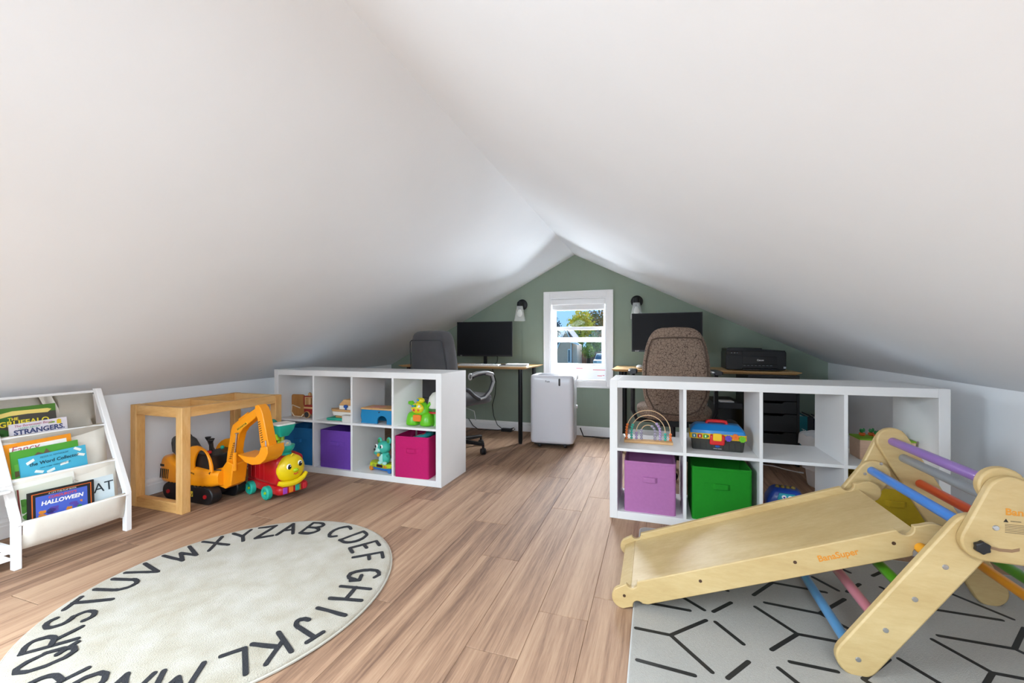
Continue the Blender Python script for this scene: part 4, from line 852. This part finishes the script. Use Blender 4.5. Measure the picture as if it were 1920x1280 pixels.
ob('shell', G().lathe([(0, .10), (.055, .10), (.062, .13), (.062, .16), (.052, .20), (.03, .228), (0, .238)], 24), mat('toy_offwhite', '#d6d5cf', .5), s)
ob('red_band', G().lathe([(.05, .085), (.066, .088), (.066, .10), (.05, .102)], 24), plastic('#b9242a'), s)
ob('green_band', G().lathe([(.04, .10), (.064, .102), (.064, .122), (.04, .124)], 24), plastic('#2f6a28'), s)
ob('stand', G().lathe([(.05, 0), (.045, .02), (.035, .085), (0, .09)], 20), plastic('#5fb81a'), s)
TC = mat('teal_toy', '#3fb3a0', .5); TW = mat('teal_pale', '#a6d8cf', .5)
s = thing('teal_cub_toy', 'teal toy cub sitting on a green and blue skateboard in the lower third cube', 'toy', (LX[2]+.04, 2.645, LB), -10)
ob('board', G().loft([[(x, p[0], p[1]+z) for p in rrect(-.045*w, .045*w, -.016, .016, .012, 3)] for x, z, w in ((-.105, .05, .6), (-.095, .045, 1), (-.05, .044, 1), (.05, .044, 1), (.105, .05, .9), (.115, .055, .6))]), plastic('#b5c41c'), s)
ob('blue_base', B(-.075, .10, -.036, .036, .012, .030), plastic('#1f66b8'), s, bev=.006)
for x in (-.09, .09):
    for y in (-.03, .03): ob('wheel', G().lathe([(0, -.011), (.017, -.011), (.019, 0), (.017, .011), (0, .011)], 16, axis_y((x, y, .019))), plastic('#d07a1e' if x < 0 else '#2b6cb0'), s)
ob('front_panel', B(-.03, .03, -.047, -.043, .036, .056), plastic('#3a1d20'), s, bev=.003)
for x in (-.055, .055): ob('light', G().ell((x, -.046, .045), (.017, .005, .010), 12, 8), plastic('#8a9a1a' if x < 0 else '#c9852a'), s)
ob('body', G().ell((.015, 0, .095), (.038, .034, .045), 16, 12), TC, s)
ob('belly', G().ell((.0, -.02, .092), (.026, .020, .036), 14, 10), TW, s)
hd = ob('head', G().ell((.005, -.005, .175), (.055, .044, .045), 20, 14), TC, s)
ob('muzzle', G().ell((-.02, -.04, .157), (.028, .020, .018), 14, 10), TW, hd)
ob('nose', G().ell((-.034, -.057, .164), (.010, .006, .008), 10, 8), m_black, hd)
for x in (-.032, .018):
    ey = ob('eye', G().ell((x+.0, -.043, .186), (.013, .007, .015), 12, 8), mat('eye_white', '#f1f1ee', .25), hd); ob('pupil', G().ell((x-.002, -.048, .185), (.008, .004, .011), 10, 8), m_black, ey)
for sx, z in ((-1, .215), (1, .225)):
    er = ob('ear', G().ell((.005+sx*.045, 0, z), (.022, .012, .026), 14, 10), TC, hd); ob('inner_ear', G().ell((.005+sx*.045, -.009, z), (.013, .006, .017), 12, 8), plastic('#3f8f3a'), er)
    ob('arm', G().tube([(.015+sx*.034, -.01, .12), (.01+sx*.055, -.025, .125), (.005+sx*.06, -.035, .14)], [.013, .012, .014], 10), TC, s)
    ob('foot', G().ell((.02+sx*.022, -.036, .068), (.02, .016, .013), 12, 8), TW, s)
ob('name_tag', G().lathe([(0, -.004), (.012, -.004), (.012, .004), (0, .004)], 14, axis_y((-.01, -.045, .125))), plastic('#e0a51e'), s)
# toys lying in the magenta bin
s = thing('teal_toy_ring', 'curved teal and cream toy lying in the magenta bin', 'toy', (LX[3]-.0, 2.66, LB+.215), 0)
ob('ring', G().tube([(.065*math.cos(q), .065*math.sin(q), .055+.02*math.cos(q)) for q in [2*PI*k/20 for k in range(20)]], .016, 10, True), plastic('#167f80'), s)
ob('cream_insert', G().ell((0, 0, .055), (.045, .045, .012), 16, 8), plastic('#c9b8a0'), s)
ob('red_bit', G().ell((.03, -.02, .075), (.02, .012, .009), 12, 8), plastic('#c0242e'), s)
ob('support', G().lathe([(.03, 0), (.05, .045), (0, .05)], 14), plastic('#c9b8a0'), s)
s = thing('teal_toy_block', 'dark teal toy block standing at the back of the magenta bin', 'toy', (LX[3]+.01, 2.79, LB+.20), 0)
ob('block', B(-.045, .045, -.02, .02, 0, .125), plastic('#0f6a70'), s, bev=.006)
ob('white_knob', G().ell((.055, 0, .10), (.012, .012, .02), 10, 8), mat('toy_white', '#eceae4', .4), s)

# ------------------------------------------------------------------ toys in the right shelf
s = thing('bead_abacus', 'wooden rainbow bead abacus on the right shelf', 'toy abacus', (-.036, 2.60, RM), 2)
ob('base', B(-.135, .135, -.026, .026, 0, .016), m_beech, s, bev=.003)
cols = ['#d9702c', '#36a794', '#a893bb', '#9a93a4']
for i, (r_, nl, nr) in enumerate(((.122, 6, 3), (.094, 6, 3), (.066, 3, 7), (.038, 4, 6))):
    zc_ = .066
    y = 0
    path = [(-r_, y, .01)]+[(r_*math.cos(R(q)), y, zc_+r_*1.02*math.sin(R(q))) for q in range(180, -1, -9)]+[(r_, y, .01)]
    ob('wire', G().tube(path, .0022, 6), mat('wire_wood', '#dcb78c', .4), s)
    L_ = [0]
    for a, b in zip(path, path[1:]): L_.append(L_[-1]+(Vector(b)-Vector(a)).length)
    def atlen(d, path=path, L_=L_):
        for j in range(len(path)-1):
            if L_[j+1] >= d: return Vector(path[j]).lerp(Vector(path[j+1]), (d-L_[j])/(L_[j+1]-L_[j]))
        return Vector(path[-1])
    bead = mesh('bead', G().ell((0, 0, 0), (.0085, .0085, .0078), 10, 7))
    hexc = cols[i]
    for k in range(nl): ob('bead', bead, plastic(hexc), s, atlen(.015+.0155*k))
    for k in range(nr): ob('bead', bead, plastic(hexc), s, atlen(L_[-1]-.015-.0155*k))
s = thing('toy_toolbox', 'toy toolbox with blue lid, yellow band and red handle on the right shelf', 'toy toolbox', (RXs[1]-.005, 2.60, RM), -3)
DG = plastic('#34342f', .45)
ob('tub', G().loft([[(p[0], p[1], 0) for p in rrect(-.125, .125, -.07, .07, .012, 3)], [(p[0], p[1], .064) for p in rrect(-.133, .133, -.075, .075, .012, 3)]]), DG, s, bev=.003)
for i in range(9): ob('tub_groove', B(-.112+.028*i-.0015, -.112+.028*i+.0015, -.0735, -.0715, .008, .056), m_black, s, smooth=0)
ob('yellow_band', G().prism(rrect(-.141, .141, -.082, .082, .014, 3), 'z', .062, .092), plastic('#e0b316'), s, bev=.003)
ob('lid', G().loft([[(p[0], p[1], .092) for p in rrect(-.137, .137, -.078, .078, .012, 3)], [(p[0], p[1], .108) for p in rrect(-.133, .133, -.074, .074, .012, 3)], [(p[0], p[1], .132) for p in rrect(-.112, .112, -.045, .045, .012, 3)], [(p[0], p[1], .136) for p in rrect(-.104, .104, -.038, .038, .012, 3)]]), plastic('#1179be'), s, smooth=30)
ob('handle', G().tube([(-.05, 0, .134), (-.046, 0, .146), (-.03, 0, .149), (.03, 0, .149), (.046, 0, .146), (.05, 0, .134)], .0095, 10), plastic('#c3141d'), s)
lt = ob('latch', G().prism([(-.038, .035), (.030, .035), (.034, .045), (.034, .09), (-.036, .09), (-.040, .045)], 'y', -.096, -.08), plastic('#c8171c'), s, bev=.005)
ob('speaker', G().prism(rrect(-.024, .020, .058, .098, .007, 3), 'y', -.1, -.09), plastic('#e6b91b'), lt, bev=.003)
for i, c in enumerate(('#0f6f86', '#a8161c', '#4c9a22')):
    k = ob('key_button', G().prism(rrect(-.127+.028*i, -.105+.028*i, .067, .088, .005, 3), 'y', -.087, -.081), plastic(c), s, bev=.002)
    ob('note_mark', B(-.118+.028*i, -.113+.028*i, -.0876, -.087, .072, .083), ink('#e9efe9'), k, smooth=0)
ob('small_button', G().ell((-.048, -.083, .078), (.005, .003, .006), 10, 6), plastic('#15426a'), s)
for x, z, c in ((.052, .074, '#5a3fb0'), (.085, .084, '#e2701c'), (.118, .074, '#67b41c')):
    P = []
    for k in range(16): q = 2*PI*k/16; rr = .0175 if (k//1) % 2 else .0145; P.append((x+rr*math.cos(q), z+rr*math.sin(q)))
    gg = ob('gear', G().prism(P, 'y', -.090, -.082), plastic(c), s, smooth=0); ob('gear_hub', G().ell((x, -.0905, z), (.005, .003, .005), 10, 6), plastic(c), gg)
ob('badge', G().ell((.0, -.0745, .025), (.013, .002, .0075), 14, 6), ink('#1b4f9a'), s)
ob('badge_line', B(-.02, .02, -.0735, -.0722, .011, .013), ink('#c9ccd0'), s, smooth=0)
BL = plastic('#163f9b')
s = thing('blue_toy_truck', 'blue toy truck with a teal windscreen in the lower third cube of the right shelf', 'toy truck', (RXs[2]-.03, 2.60, RB), -6)
ob('body', G().loft([[(p[0], p[1], z) for p in rrect(-w, w, -d, d, .02, 3)] for z, w, d in ((.04, .085, .06), (.06, .095, .068), (.11, .09, .065), (.15, .07, .055), (.165, .055, .045))]), BL, s, smooth=50)
ob('windscreen', G().prism([(-.045, .118), (.045, .118), (.036, .152), (-.036, .152)], 'y', -.067, -.054), plastic('#2f9bb0'), s, bev=.003)
for x in (-.014, .014):
    ey = ob('headlight', G().ell((x, -.067, .135), (.011, .004, .010), 12, 8), mat('eye_white', '#f1f1ee', .25), s); ob('lens', G().ell((x, -.070, .134), (.005, .003, .005), 10, 6), plastic('#6a3fb0'), ey)  # the truck's eyes on the windscreen: white ovals with purple pupils
for i in range(4): ob('roof_ridge', G().ell((-.036+.024*i, 0, .168), (.011, .012, .010), 10, 8), plastic('#7d6a2c'), s)
ob('bumper', B(-.03, .03, -.072, -.064, .068, .08), plastic('#a09a4c'), s, bev=.002)
for x in (-.085, .085):
    for y in (-.05, .05): ob('wheel', G().lathe([(0, -.016), (.03, -.016), (.034, 0), (.03, .016), (0, .016)], 18, axis_x((x, y, .034))), plastic('#c75a1c'), s)
s = thing('carrot_toy', 'wooden carrot patch toy with green lid behind the climbing triangle apex', 'toy', (RXs[3]+.055, 2.63, RM), 0)
ob('box_sides', B(-.125, .10, -.06, .06, 0, .098), wood('pale_toy_wood', [(.3, '#c9a58c'), (.5, '#d8b79d'), (.7, '#dfc4ae')], (3, 12, 12), .6), s, bev=.002)
ob('green_lid', B(-.127, .102, -.062, .062, .098, .106), mat('lime_paint', '#79a81c', .6), s, bev=.002)
for x, y in ((-.085, .02), (-.04, .035), (-.04, -.02), (.01, .02), (.06, -.01)):
    c = ob('carrot', G().lathe([(.010, 0), (.014, .006), (.013, .014), (0, .018)], 14, axis_z((x, y, .106))), mat('carrot_orange', '#cc5a18', .6), s)
    for q in range(3): ob('carrot_leaf', G().ell((x+.007*math.cos(q*2.1), y+.007*math.sin(q*2.1), .131+.004*(q == 0)), (.006, .006, .010), 8, 6), mat('carrot_green', '#177238', .6), c)

# ------------------------------------------------------------------ play mat
m_mat = mat('grey_foam_mat', '#a4a19a', .85, noise=.04, nscale=120, bump=.6, bscale=420)
mt = thing('play_mat', 'pale grey play mat with black broken-hexagon lines under the climbing triangle', 'play mat', (.69, 1.64, 0))
ob('mat_body', G().prism(rrect(-.762, .762, -.70, .695, .035, 6), 'z', 0, .008), m_mat, mt, bev=.003)
ob('mat_edge', G().tube([(p[0], p[1], .0045) for p in rrect(-.762, .762, -.70, .695, .035, 6)], .0042, 6, True), mat('mat_edge', '#b8b8b5', .7), mt)
ML = [(-0.06, 1.5, 0.05, 1.5), (0.05, 1.5, 0.17, 1.62), (0.05, 1.5, 0.16, 1.37), (0.2, 1.62, 0.27, 1.53), (-0.05, 1.35, 0.11, 1.34), (0.2, 1.36, 0.27, 1.45), (-0.02, 1.66, 0.12, 1.66), (0.1, 1.74, 0.17, 1.68), (0.2, 1.68, 0.27, 1.76), (0.35, 1.76, 0.45, 1.64), (0.45, 1.64, 0.57, 1.64), (0.45, 1.64, 0.35, 1.53), (0.39, 1.8, 0.56, 1.79), (0.56, 1.79, 0.68, 1.92), (0.56, 1.79, 0.63, 1.72), (0.36, 1.84, 0.45, 1.96), (0.40, 2.02, 0.45, 1.96), (0.45, 1.96, 0.63, 1.95), (0.62, 2.06, 0.68, 1.98), (0.86, 2.15, 0.91, 2.2), (0.71, 1.98, 0.78, 2.06), (0.85, 2.06, 0.88, 2.02), (0.39, 1.49, 0.51, 1.49), (0.35, 1.45, 0.42, 1.36), (0.57, 1.48, 0.68, 1.6), (0.72, 1.67, 0.78, 1.74), (0.71, 1.61, 0.80, 1.49), (0.86, 1.75, 0.94, 1.63), (0.94, 1.63, 1.08, 1.63), (0.94, 1.63, 0.85, 1.52), (0.89, 1.78, 1.08, 1.78), (1.08, 1.78, 1.19, 1.92), (1.08, 1.78, 1.15, 1.69), (0.86, 1.83, 0.96, 1.95), (0.96, 1.95, 1.15, 1.95), (1.08, 2.1, 1.2, 2.24), (1.08, 2.1, 1.19, 1.97), (1.24, 2.24, 1.28, 2.18), (0.20, 1.91, 0.27, 1.84), (0.74, 2.20, 0.78, 2.15), (0.08, 1.20, 0.19, 1.32), (0.57, 1.48, 0.64, 1.40), (0.28, 1.22, 0.40, 1.22), (1.2, 1.62, 1.3, 1.74), (1.22, 1.45, 1.38, 1.45), (-.03, 1.86, .09, 1.86), (0, 2.1, .11, 2.22), (.22, 2.1, .34, 2.1), (.5, 2.2, .6, 2.3), (.5, 1.1, .62, 1.22), (.85, 1.3, 1.0, 1.3)]
for i_, (a, b, c, d) in enumerate(ML):
    ob('mat_line', G().prism(capsule((a-.69, b-1.64), (c-.69, d-1.64), .0072, 5), 'z', .0078, .0085+.00004*(i_ % 7)), ink('#222221'), mt, smooth=0)

# ------------------------------------------------------------------ climbing triangle
tri = thing('climbing_triangle', 'birch climbing triangle with rainbow coloured rungs on the play mat', 'climbing frame', (.883, 1.78, .0086))
OFF = (-.883, -1.78, -.0)
Z0 = .0
def hull3(cs):
    pts = [(c[0]+c[2]*math.cos(2*PI*k/36), c[1]+c[2]*math.sin(2*PI*k/36)) for c in cs for k in range(36)]
    pts = sorted(set(pts))
    def half(ps):
        h = []
        for p in ps:
            while len(h) > 1 and (h[-1][0]-h[-2][0])*(p[1]-h[-2][1])-(h[-1][1]-h[-2][1])*(p[0]-h[-2][0]) <= 0: h.pop()
            h.append(p)
        return h
    a = half(pts); b = half(pts[::-1]); return a[:-1]+b[:-1]
LL = ((.562, .046), (.826, .447)); RL = ((.883, .582), (1.178, .046))
def lerp2(a, b, t): return (a[0]+(b[0]-a[0])*t, a[1]+(b[1]-a[1])*t)
m_screw = mat('screw_steel', '#b9bbbd', .3, metal=.9)
for side, (yl0, yl1, yp0, yp1) in (('near', (1.492, 1.517, 1.467, 1.492)), ('far', (2.047, 2.072, 2.072, 2.097))):
    ob('leg', G().prism(capsule(LL[0], LL[1], .054, 12), 'y', yl0, yl1), m_birch, tri, OFF, bev=.005)
    # the right leg is set inside, its round head carries the top rung
    ys = (yl0, yl1) if side == 'far' else (yl0, yl1)
    ob('leg', G().prism(capsule(RL[1], RL[0], .052, 12), 'y', ys[0]+(.0 if side == 'far' else .0), ys[1]), m_birch, tri, OFF, bev=.005)
    pl = ob('joint_plate', G().prism(hull3([(.832, .437, .05), (.945, .437, .05), (.886, .564, .052)]), 'y', yp0, yp1), m_birch, tri, OFF, bev=.005)
    yo = yp0 if side == 'near' else yp1
    sg = -1 if side == 'near' else 1
    for (x, z) in ((.853, .480), (.918, .480)): ob('screw', G().lathe([(0, 0), (.0075, 0), (.006, .0025), (0, .003)], 14, Matrix.Translation((x-0, yo, z)) @ Matrix.Rotation(PI/2*(-sg), 4, 'X')), m_screw, pl)
    P = []
    for k in range(12): q = 2*PI*k/12; rr = .0185 if k % 2 else .0145; P.append((.821+rr*math.cos(q), .427+rr*math.sin(q)))
    ob('clamp_knob', G().prism(P, 'y', min(yo, yo+sg*.014), max(yo, yo+sg*.014)), m_black, pl, bev=.003)
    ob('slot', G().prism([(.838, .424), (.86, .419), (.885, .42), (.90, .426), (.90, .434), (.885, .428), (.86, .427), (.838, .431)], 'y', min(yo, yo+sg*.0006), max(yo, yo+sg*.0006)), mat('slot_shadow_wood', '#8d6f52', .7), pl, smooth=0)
    if side == 'near':
        text('lettering', 'BanaSuper', ink('#d08a2c'), pl, face_ny(.925, yo-.0005, .524, .02), width=.105, bold=.02)
        ob('warning_mark', G().prism([(.868, .498), (.878, .498), (.873, .507)], 'y', yo-.0005, yo), ink('#2a2622'), pl, smooth=0)
        ob('warning_print', B(.882, .903, yo-.0005, yo, .501, .5025), ink('#4a4034'), pl, smooth=0)
        for i in range(6): ob('warning_print', B(.871, .95-.006*(i % 3), yo-.0005, yo, .492-.0042*i, .4932-.0042*i), ink('#6a5a44'), pl, smooth=0)
    yo2 = yl0 if side == 'near' else yl1
    for t in (0, .247, .5, .755):
        x, z = lerp2(*LL, t); ob('screw', G().lathe([(0, 0), (.0075, 0), (.006, .0025), (0, .003)], 14, Matrix.Translation((x-.883, yo2-1.78, z)) @ Matrix.Rotation(PI/2*(-sg), 4, 'X')), m_screw, tri)
    yi = yl1 if side == 'near' else yl0
    for (x, z) in ((.793, .447), (.846, .492), (.925, .525)): ob('screw', G().lathe([(0, 0), (.006, 0), (.005, .002), (0, .0025)], 14, Matrix.Translation((x-.883, yi-1.78, z)) @ Matrix.Rotation(PI/2*sg, 4, 'X')), m_screw, tri)
RUNG = [(lerp2(*LL, .0), '#5a95c4'), (lerp2(*LL, .247), '#c47a86'), (lerp2(*LL, .5), '#4a8c1c'), (lerp2(*LL, .755), '#e8a01c'), ((.816, .462), '#3f7fd0'), ((.883, .582), '#8a68ae'),
        (lerp2(*RL, .115), '#8c9092'), (lerp2(*RL, .29), '#cf4a1c'), (lerp2(*RL, .46), '#d98a8a'), (lerp2(*RL, .61), '#4a8c1c'), (lerp2(*RL, .77), '#e8951c')]
for (x, z), c in RUNG:
    ob('rung', G().tube([(x, 1.505, z), (x, 2.06, z)], .0158, 20), mat('rung_'+c.strip('#'), c, .3, coat=.3), tri, OFF, label=None)

# ------------------------------------------------------------------ slide ramp hooked over a rung
ramp = thing('slide_ramp', 'birch slide ramp hooked on the climbing triangle and reaching down to the floor', 'slide', (-.125, 1.82, 0))
ca, sa = math.cos(R(21.2)), math.sin(R(21.2))
def notch(c, r, a0, a1, n=8): return [(c[0]+r*math.cos(R(a0+(a1-a0)*k/n)), c[1]+r*math.sin(R(a0+(a1-a0)*k/n))) for k in range(n+1)]
# outline in (along, across): counter-clockwise
rail = notch((.032, .043), .040, 90, 250) + [(.05, .006)] + notch((.075, .004), .019, 180, 20) + [(.11, .004), (.925, .004)] + notch((.953, .006), .018, 180, 0) + [(.985, .006)] + notch((1.005, .046), .040, 270, 450)[:] + [(.985, .086)] + notch((.945, .088), .022, 0, -180) + [(.90, .088), (.115, .088)] + notch((.082, .088), .02, 0, -180) + [(.05, .086)]
def to_xz(P): return [(a*ca-b*sa, a*sa+b*ca-.012) for a, b in P]
for y0, y1 in ((-.213, -.193), (.197, .217)):
    rr = ob('side_rail', G().prism(to_xz(rail), 'y', y0, y1), m_birch, ramp, bev=.003)
    if y0 < 0:
        for a in (.04, .315, .62, .90):
            x, z = to_xz([(a, .05 if a < .5 else .052)])[0]; ob('screw_hole', G().lathe([(0, 0), (.0055, 0), (.0055, .0008), (0, .0008)], 12, Matrix.Translation((x, y0, z)) @ Matrix.Rotation(PI/2, 4, 'X')), mat('screw_brown', '#4a3322', .5), rr)
        x, z = to_xz([(.745, .046)])[0]; text('lettering', 'BanaSuper', ink('#d0862a'), rr, face_ny(x, y0-.0004, z, R(21.2)), width=.115, bold=.02)
ob('deck', G().prism(to_xz([(.055, .052), (.975, .052), (.975, .064), (.07, .064)]), 'y', -.193, .197), m_birch, ramp, bev=.001)
ob('foot_board', G().prism(to_xz([(.012, .04), (.055, .022), (.075, .060), (.068, .066), (.02, .058)]), 'y', -.193, .197), m_birch, ramp, bev=.002)

# ------------------------------------------------------------------ cables
s = thing('power_cord', 'black cord hanging from the left desk to an adapter on the floor', 'cord', (-1.66, 4.40, 0))
ob('cord', G().tube([(-.02, -.10, .72), (.0, -.02, .55), (-.03, .03, .40), (-.07, .05, .28), (-.06, .06, .16), (-.01, .05, .06), (.06, .03, .02)], .004, 6), m_cable, s)
ob('floor_cord', G().tube([(-.35, .02, .12), (-.30, .03, .04), (-.22, .0, .006), (-.10, .02, .006), (.0, .03, .008), (.06, .03, .015)], .0045, 6), m_cable, s)
ob('adapter', B(.05, .17, .0, .055, 0, .034), m_black, s, bev=.006)
ob('adapter_loop', G().tube([(.15, .03, .03), (.19, .03, .045), (.205, .03, .03), (.18, .03, .012), (.14, .02, .01)], .004, 6), m_cable, s)
s = tag(ob('monitor_cable', G().tube([(0, 0, .14), (.06, -.01, .13), (.10, 0, .08), (.09, .01, .02), (.05, .02, .004), (-.1, .03, .004)], .004, 6), m_cable, None, (-1.70, 4.27, DZ)), 'black cable looping behind the left monitor stand', 'cable')
s = tag(ob('appliance_cord', G().tube([(0, 0, .10), (.03, .02, .012), (.12, .05, .006), (.22, .02, .006), (.34, .06, .006), (.48, -.02, .006), (.6, -.03, .006)], .006, 8), m_cable, None, (-.73, 4.38, 0)), 'black cord running along the baseboard from the air conditioner', 'cord')
s = thing('charging_cable', 'white charging cable lying on the floor behind the right shelf', 'cable', (.84, 3.85, 0))
ob('cord', G().tube([(-.15, .05, .004), (-.05, .02, .004), (.05, -.01, .004), (.12, -.09, .004), (.19, -.14, .004)], .004, 6), m_cablew, s)
ob('plug', G().tube([(.19, -.14, .005), (.215, -.152, .005)], .006, 8), m_cablew, s)
s = tag(ob('headset_cable', G().tube([(0, 0, 0), (-.01, -.02, -.08), (.01, -.02, -.14), (-.03, -.03, -.2), (-.0, -.03, -.24), (-.05, -.02, -.32), (-.04, 0, -.40)], .003, 6), m_cablew, None, (.40, 3.72, .52)), 'thin white coiled cable hanging beside the computer tower', 'cable')

# ------------------------------------------------------------------ outdoors, seen through the window
gz = -2.4
ground = ob('ground', B(-60, 60, 9, 140, gz-.2, gz), mat('lawn', '#5c6b3a', .95, noise=.2, nscale=2)); struct(ground)
hs = thing('neighbour_house', 'taupe sided house with white trim seen through the left of the window', 'house', (-12.4, 62, gz))
m_side = mat('taupe_siding', '#e6c2a8', .8, noise=.04, nscale=3); m_trimo = mat('house_trim', '#f2f4f5', .6); m_roof = mat('shingles', '#8d8d90', .9, noise=.2, nscale=6)
ob('house_wall', G().prism([(-1.6, 0), (.72, 0), (.72, 3.5), (-.05, 5.0), (-1.6, 1.9)], 'y', 0, 5), m_side, hs, smooth=0)
for i in range(18): ob('siding_board', B(-1.55+max(0, (i-8)*.16), .72, -.03, 0, .1+i*.18, .26+i*.18), m_side, hs, smooth=0)
for a, b in (((-.05, 5.5), (-1.7, 1.95)), ((-.05, 5.5), (.62, 4.15))):
    ob('rake_trim', G().prism([a, (a[0], a[1]-.3), (b[0], b[1]-.3), b], 'y', -.25, 0), m_trimo, hs, smooth=0)
ob('eave_trim', G().prism([(.6, 4.1), (1.95, 3.25), (1.95, 3.05), (.6, 3.45)], 'y', -.25, 0), m_trimo, hs, smooth=0)
ob('roof', G().prism([(-1.8, 2.0), (-.05, 5.5), (1.4, 3.6), (1.4, 3.8), (-.05, 5.7), (-1.8, 2.25)], 'y', -.2, 5.2), m_roof, hs, smooth=0)
ob('corner_board', B(.68, .80, -.06, 0, 0, 3.5), m_trimo, hs, smooth=0)
wf = ob('window_frame', B(.26, .62, -.1, -.03, .5, 2.5), m_trimo, hs, smooth=0); ob('pane', B(.35, .53, -.12, -.1, .62, 2.38), mat('dark_pane', '#4a4f55', .2), wf, smooth=0)
ob('rear_wing', G().prism([(.8, 0), (1.5, 0), (1.5, 3.1), (.8, 3.4)], 'y', .5, 5), mat('taupe_siding_light', '#e6ccb8', .8), hs, smooth=0)
fn = thing('board_fence', 'brown board fence between the neighbour house and the white car', 'fence', (-9.6, 67.5, gz))
for i in range(14): ob('fence_board', B(-1.75+.27*i, -1.5+.27*i, 0, .05, 0, 1.95+.06*(i % 3)), mat('fence_brown' if i > 3 else 'fence_red', '#8d7464' if i > 3 else '#96604a', .8), fn, smooth=0)
gb = thing('garage', 'pale grey garage beyond the fence', 'garage', (-8.6, 76, gz)); ob('garage_wall', B(-1.2, 1.8, 0, 4, 0, 3.0), mat('garage_grey', '#a9a7a4', .8), gb, smooth=0); ob('garage_roof', G().prism([(-1.5, 2.9), (2.1, 2.9), (.3, 3.9)], 'y', -.2, 4.2), m_roof, gb, smooth=0)
cr = thing('white_car', 'white car parked at the right edge of the window view', 'car', (-7.0, 58, gz))
ob('car_body', G().loft([[(x, y, z) for x, z in P] for y, P in ((0, rrect(-.9, .9, .35, 1.0, .12, 3)), (.25, rrect(-.95, .95, .3, 1.1, .15, 3)), (4.2, rrect(-.95, .95, .3, 1.25, .15, 3)), (4.4, rrect(-.9, .9, .35, 1.1, .12, 3)))]), mat('car_white', '#e8eaec', .3, coat=.5), cr)
ob('car_cabin', G().loft([[(x, y, 1.1) for x, y in rrect(-.88, .88, .9, 4.2, .2, 3)], [(x, y, 1.9) for x, y in rrect(-.68, .68, 1.6, 3.8, .2, 3)]]), mat('car_white', '#e8eaec', .3, coat=.5), cr)
ob('windscreen', G().add([(-.78, .92, 1.16), (.78, .92, 1.16), (.62, 1.5, 1.8), (-.62, 1.5, 1.8)], [(0, 1, 2, 3)]), mat('car_glass', '#62717c', .25), cr, solid=.02)
for x in (-.62, .62): ob('headlamp', B(x-.18, x+.18, -.03, .02, .75, .92), mat('lamp_grey', '#9aa0a6', .2), cr, smooth=0)
for x in (-.85, .85):
    for y in (.9, 3.6): ob('wheel', G().lathe([(0, -.1), (.32, -.1), (.32, .1), (0, .1)], 16, axis_x((x, y, .32))), m_black, cr)
def tree(label, x, y, top, rx2, rz2, cols, name='tree', n=420, leaf=.3, cat='tree', trunk=True):
    s = thing(name, label, cat, (x, y, gz)); g = G(); zc2 = top-gz-rz2
    for i in range(n):
        while True:
            p = Vector((random.uniform(-1, 1), random.uniform(-1, 1), random.uniform(-1, 1)))
            if p.length < 1: break
        p = p.normalized()*(.55+.45*random.random())*(.85+.3*math.sin(5*p.x+3*p.z+7*p.y))
        c = Vector((p.x*rx2, p.y*rx2, zc2+p.z*rz2)); q = Euler([random.uniform(0, 6.3) for _ in range(3)]).to_matrix()
        v = [c+q @ Vector(a)*leaf for a in ((-1, 0, 0), (0, -.7, .15), (1, 0, 0), (0, .7, .15))]; g.add([tuple(a) for a in v], [(0, 1, 2), (0, 2, 3)])
    f_ = ob('foliage', g, cols, s, smooth=0); f_['kind'] = 'stuff'
    if trunk: ob('trunk', G().tube([(0, 0, 0), (.1, 0, zc2*.5), (0, 0, zc2)], [.3, .22, .1], 8), mat('bark', '#4a3d33', .9), s)
    return s
def leafmat(n, a, b):
    m = mat(n, a, .8); nt = m.node_tree; nz = nt.nodes.new('ShaderNodeTexNoise'); nz.inputs['Scale'].default_value = .9; tc = nt.nodes.new('ShaderNodeTexCoord'); nt.links.new(tc.outputs['Object'], nz.inputs['Vector'])
    rp = nt.nodes.new('ShaderNodeValToRGB'); rp.color_ramp.elements[0].position = .38; rp.color_ramp.elements[1].position = .62; rp.color_ramp.elements[0].color = lin(a); rp.color_ramp.elements[1].color = lin(b)
    nt.links.new(nz.outputs['Fac'], rp.inputs[0]); b_ = nt.nodes['Principled BSDF']; nt.links.new(rp.outputs[0], b_.inputs['Base Color'])
    b_.inputs['Subsurface Weight'].default_value = 0; b_.inputs['Transmission Weight'].default_value = 0; return m
tree('yellow green autumn tree in the middle of the window view', -13.2, 80, 7.2, 2.5, 3.0, leafmat('yellow_leaf', '#c4b634', '#efdc58'), n=1500, leaf=.26)
tree('dark tree with orange tips at the right of the window view', -10.6, 90, 8.6, 4.2, 4.4, leafmat('dark_leaf', '#66754a', '#b9884c'), n=1900, leaf=.3)
tree('small dark conifer at the left edge of the window view', -18.6, 84, 5.9, 1.0, 2.4, leafmat('blue_leaf', '#3d4c5a', '#5a6a55'), n=400, leaf=.2)
for i, (x, y, t_, r2) in enumerate(((-12.9, 73.2, 3.0, 1.25), (-9.8, 72.6, 2.9, 1.2), (-6.8, 72.6, 2.8, 1.2))):
    tree(['left-hand green hedge bush below the yellow tree', 'middle green hedge bush below the yellow tree', 'right-hand green hedge bush below the dark tree'][i], x, y, t_, r2, 2.4, leafmat('green_leaf%d' % i, '#5a7a3c', '#8aa850'), 'hedge_bush', 900, .22, 'bush')
tree('dense green shrub beside the fence in the lower window view', -9.7, 65.6, .75, 1.0, 1.0, leafmat('shrub_leaf', '#6a863c', '#aab850'), 'shrub', 600, .16, 'shrub')
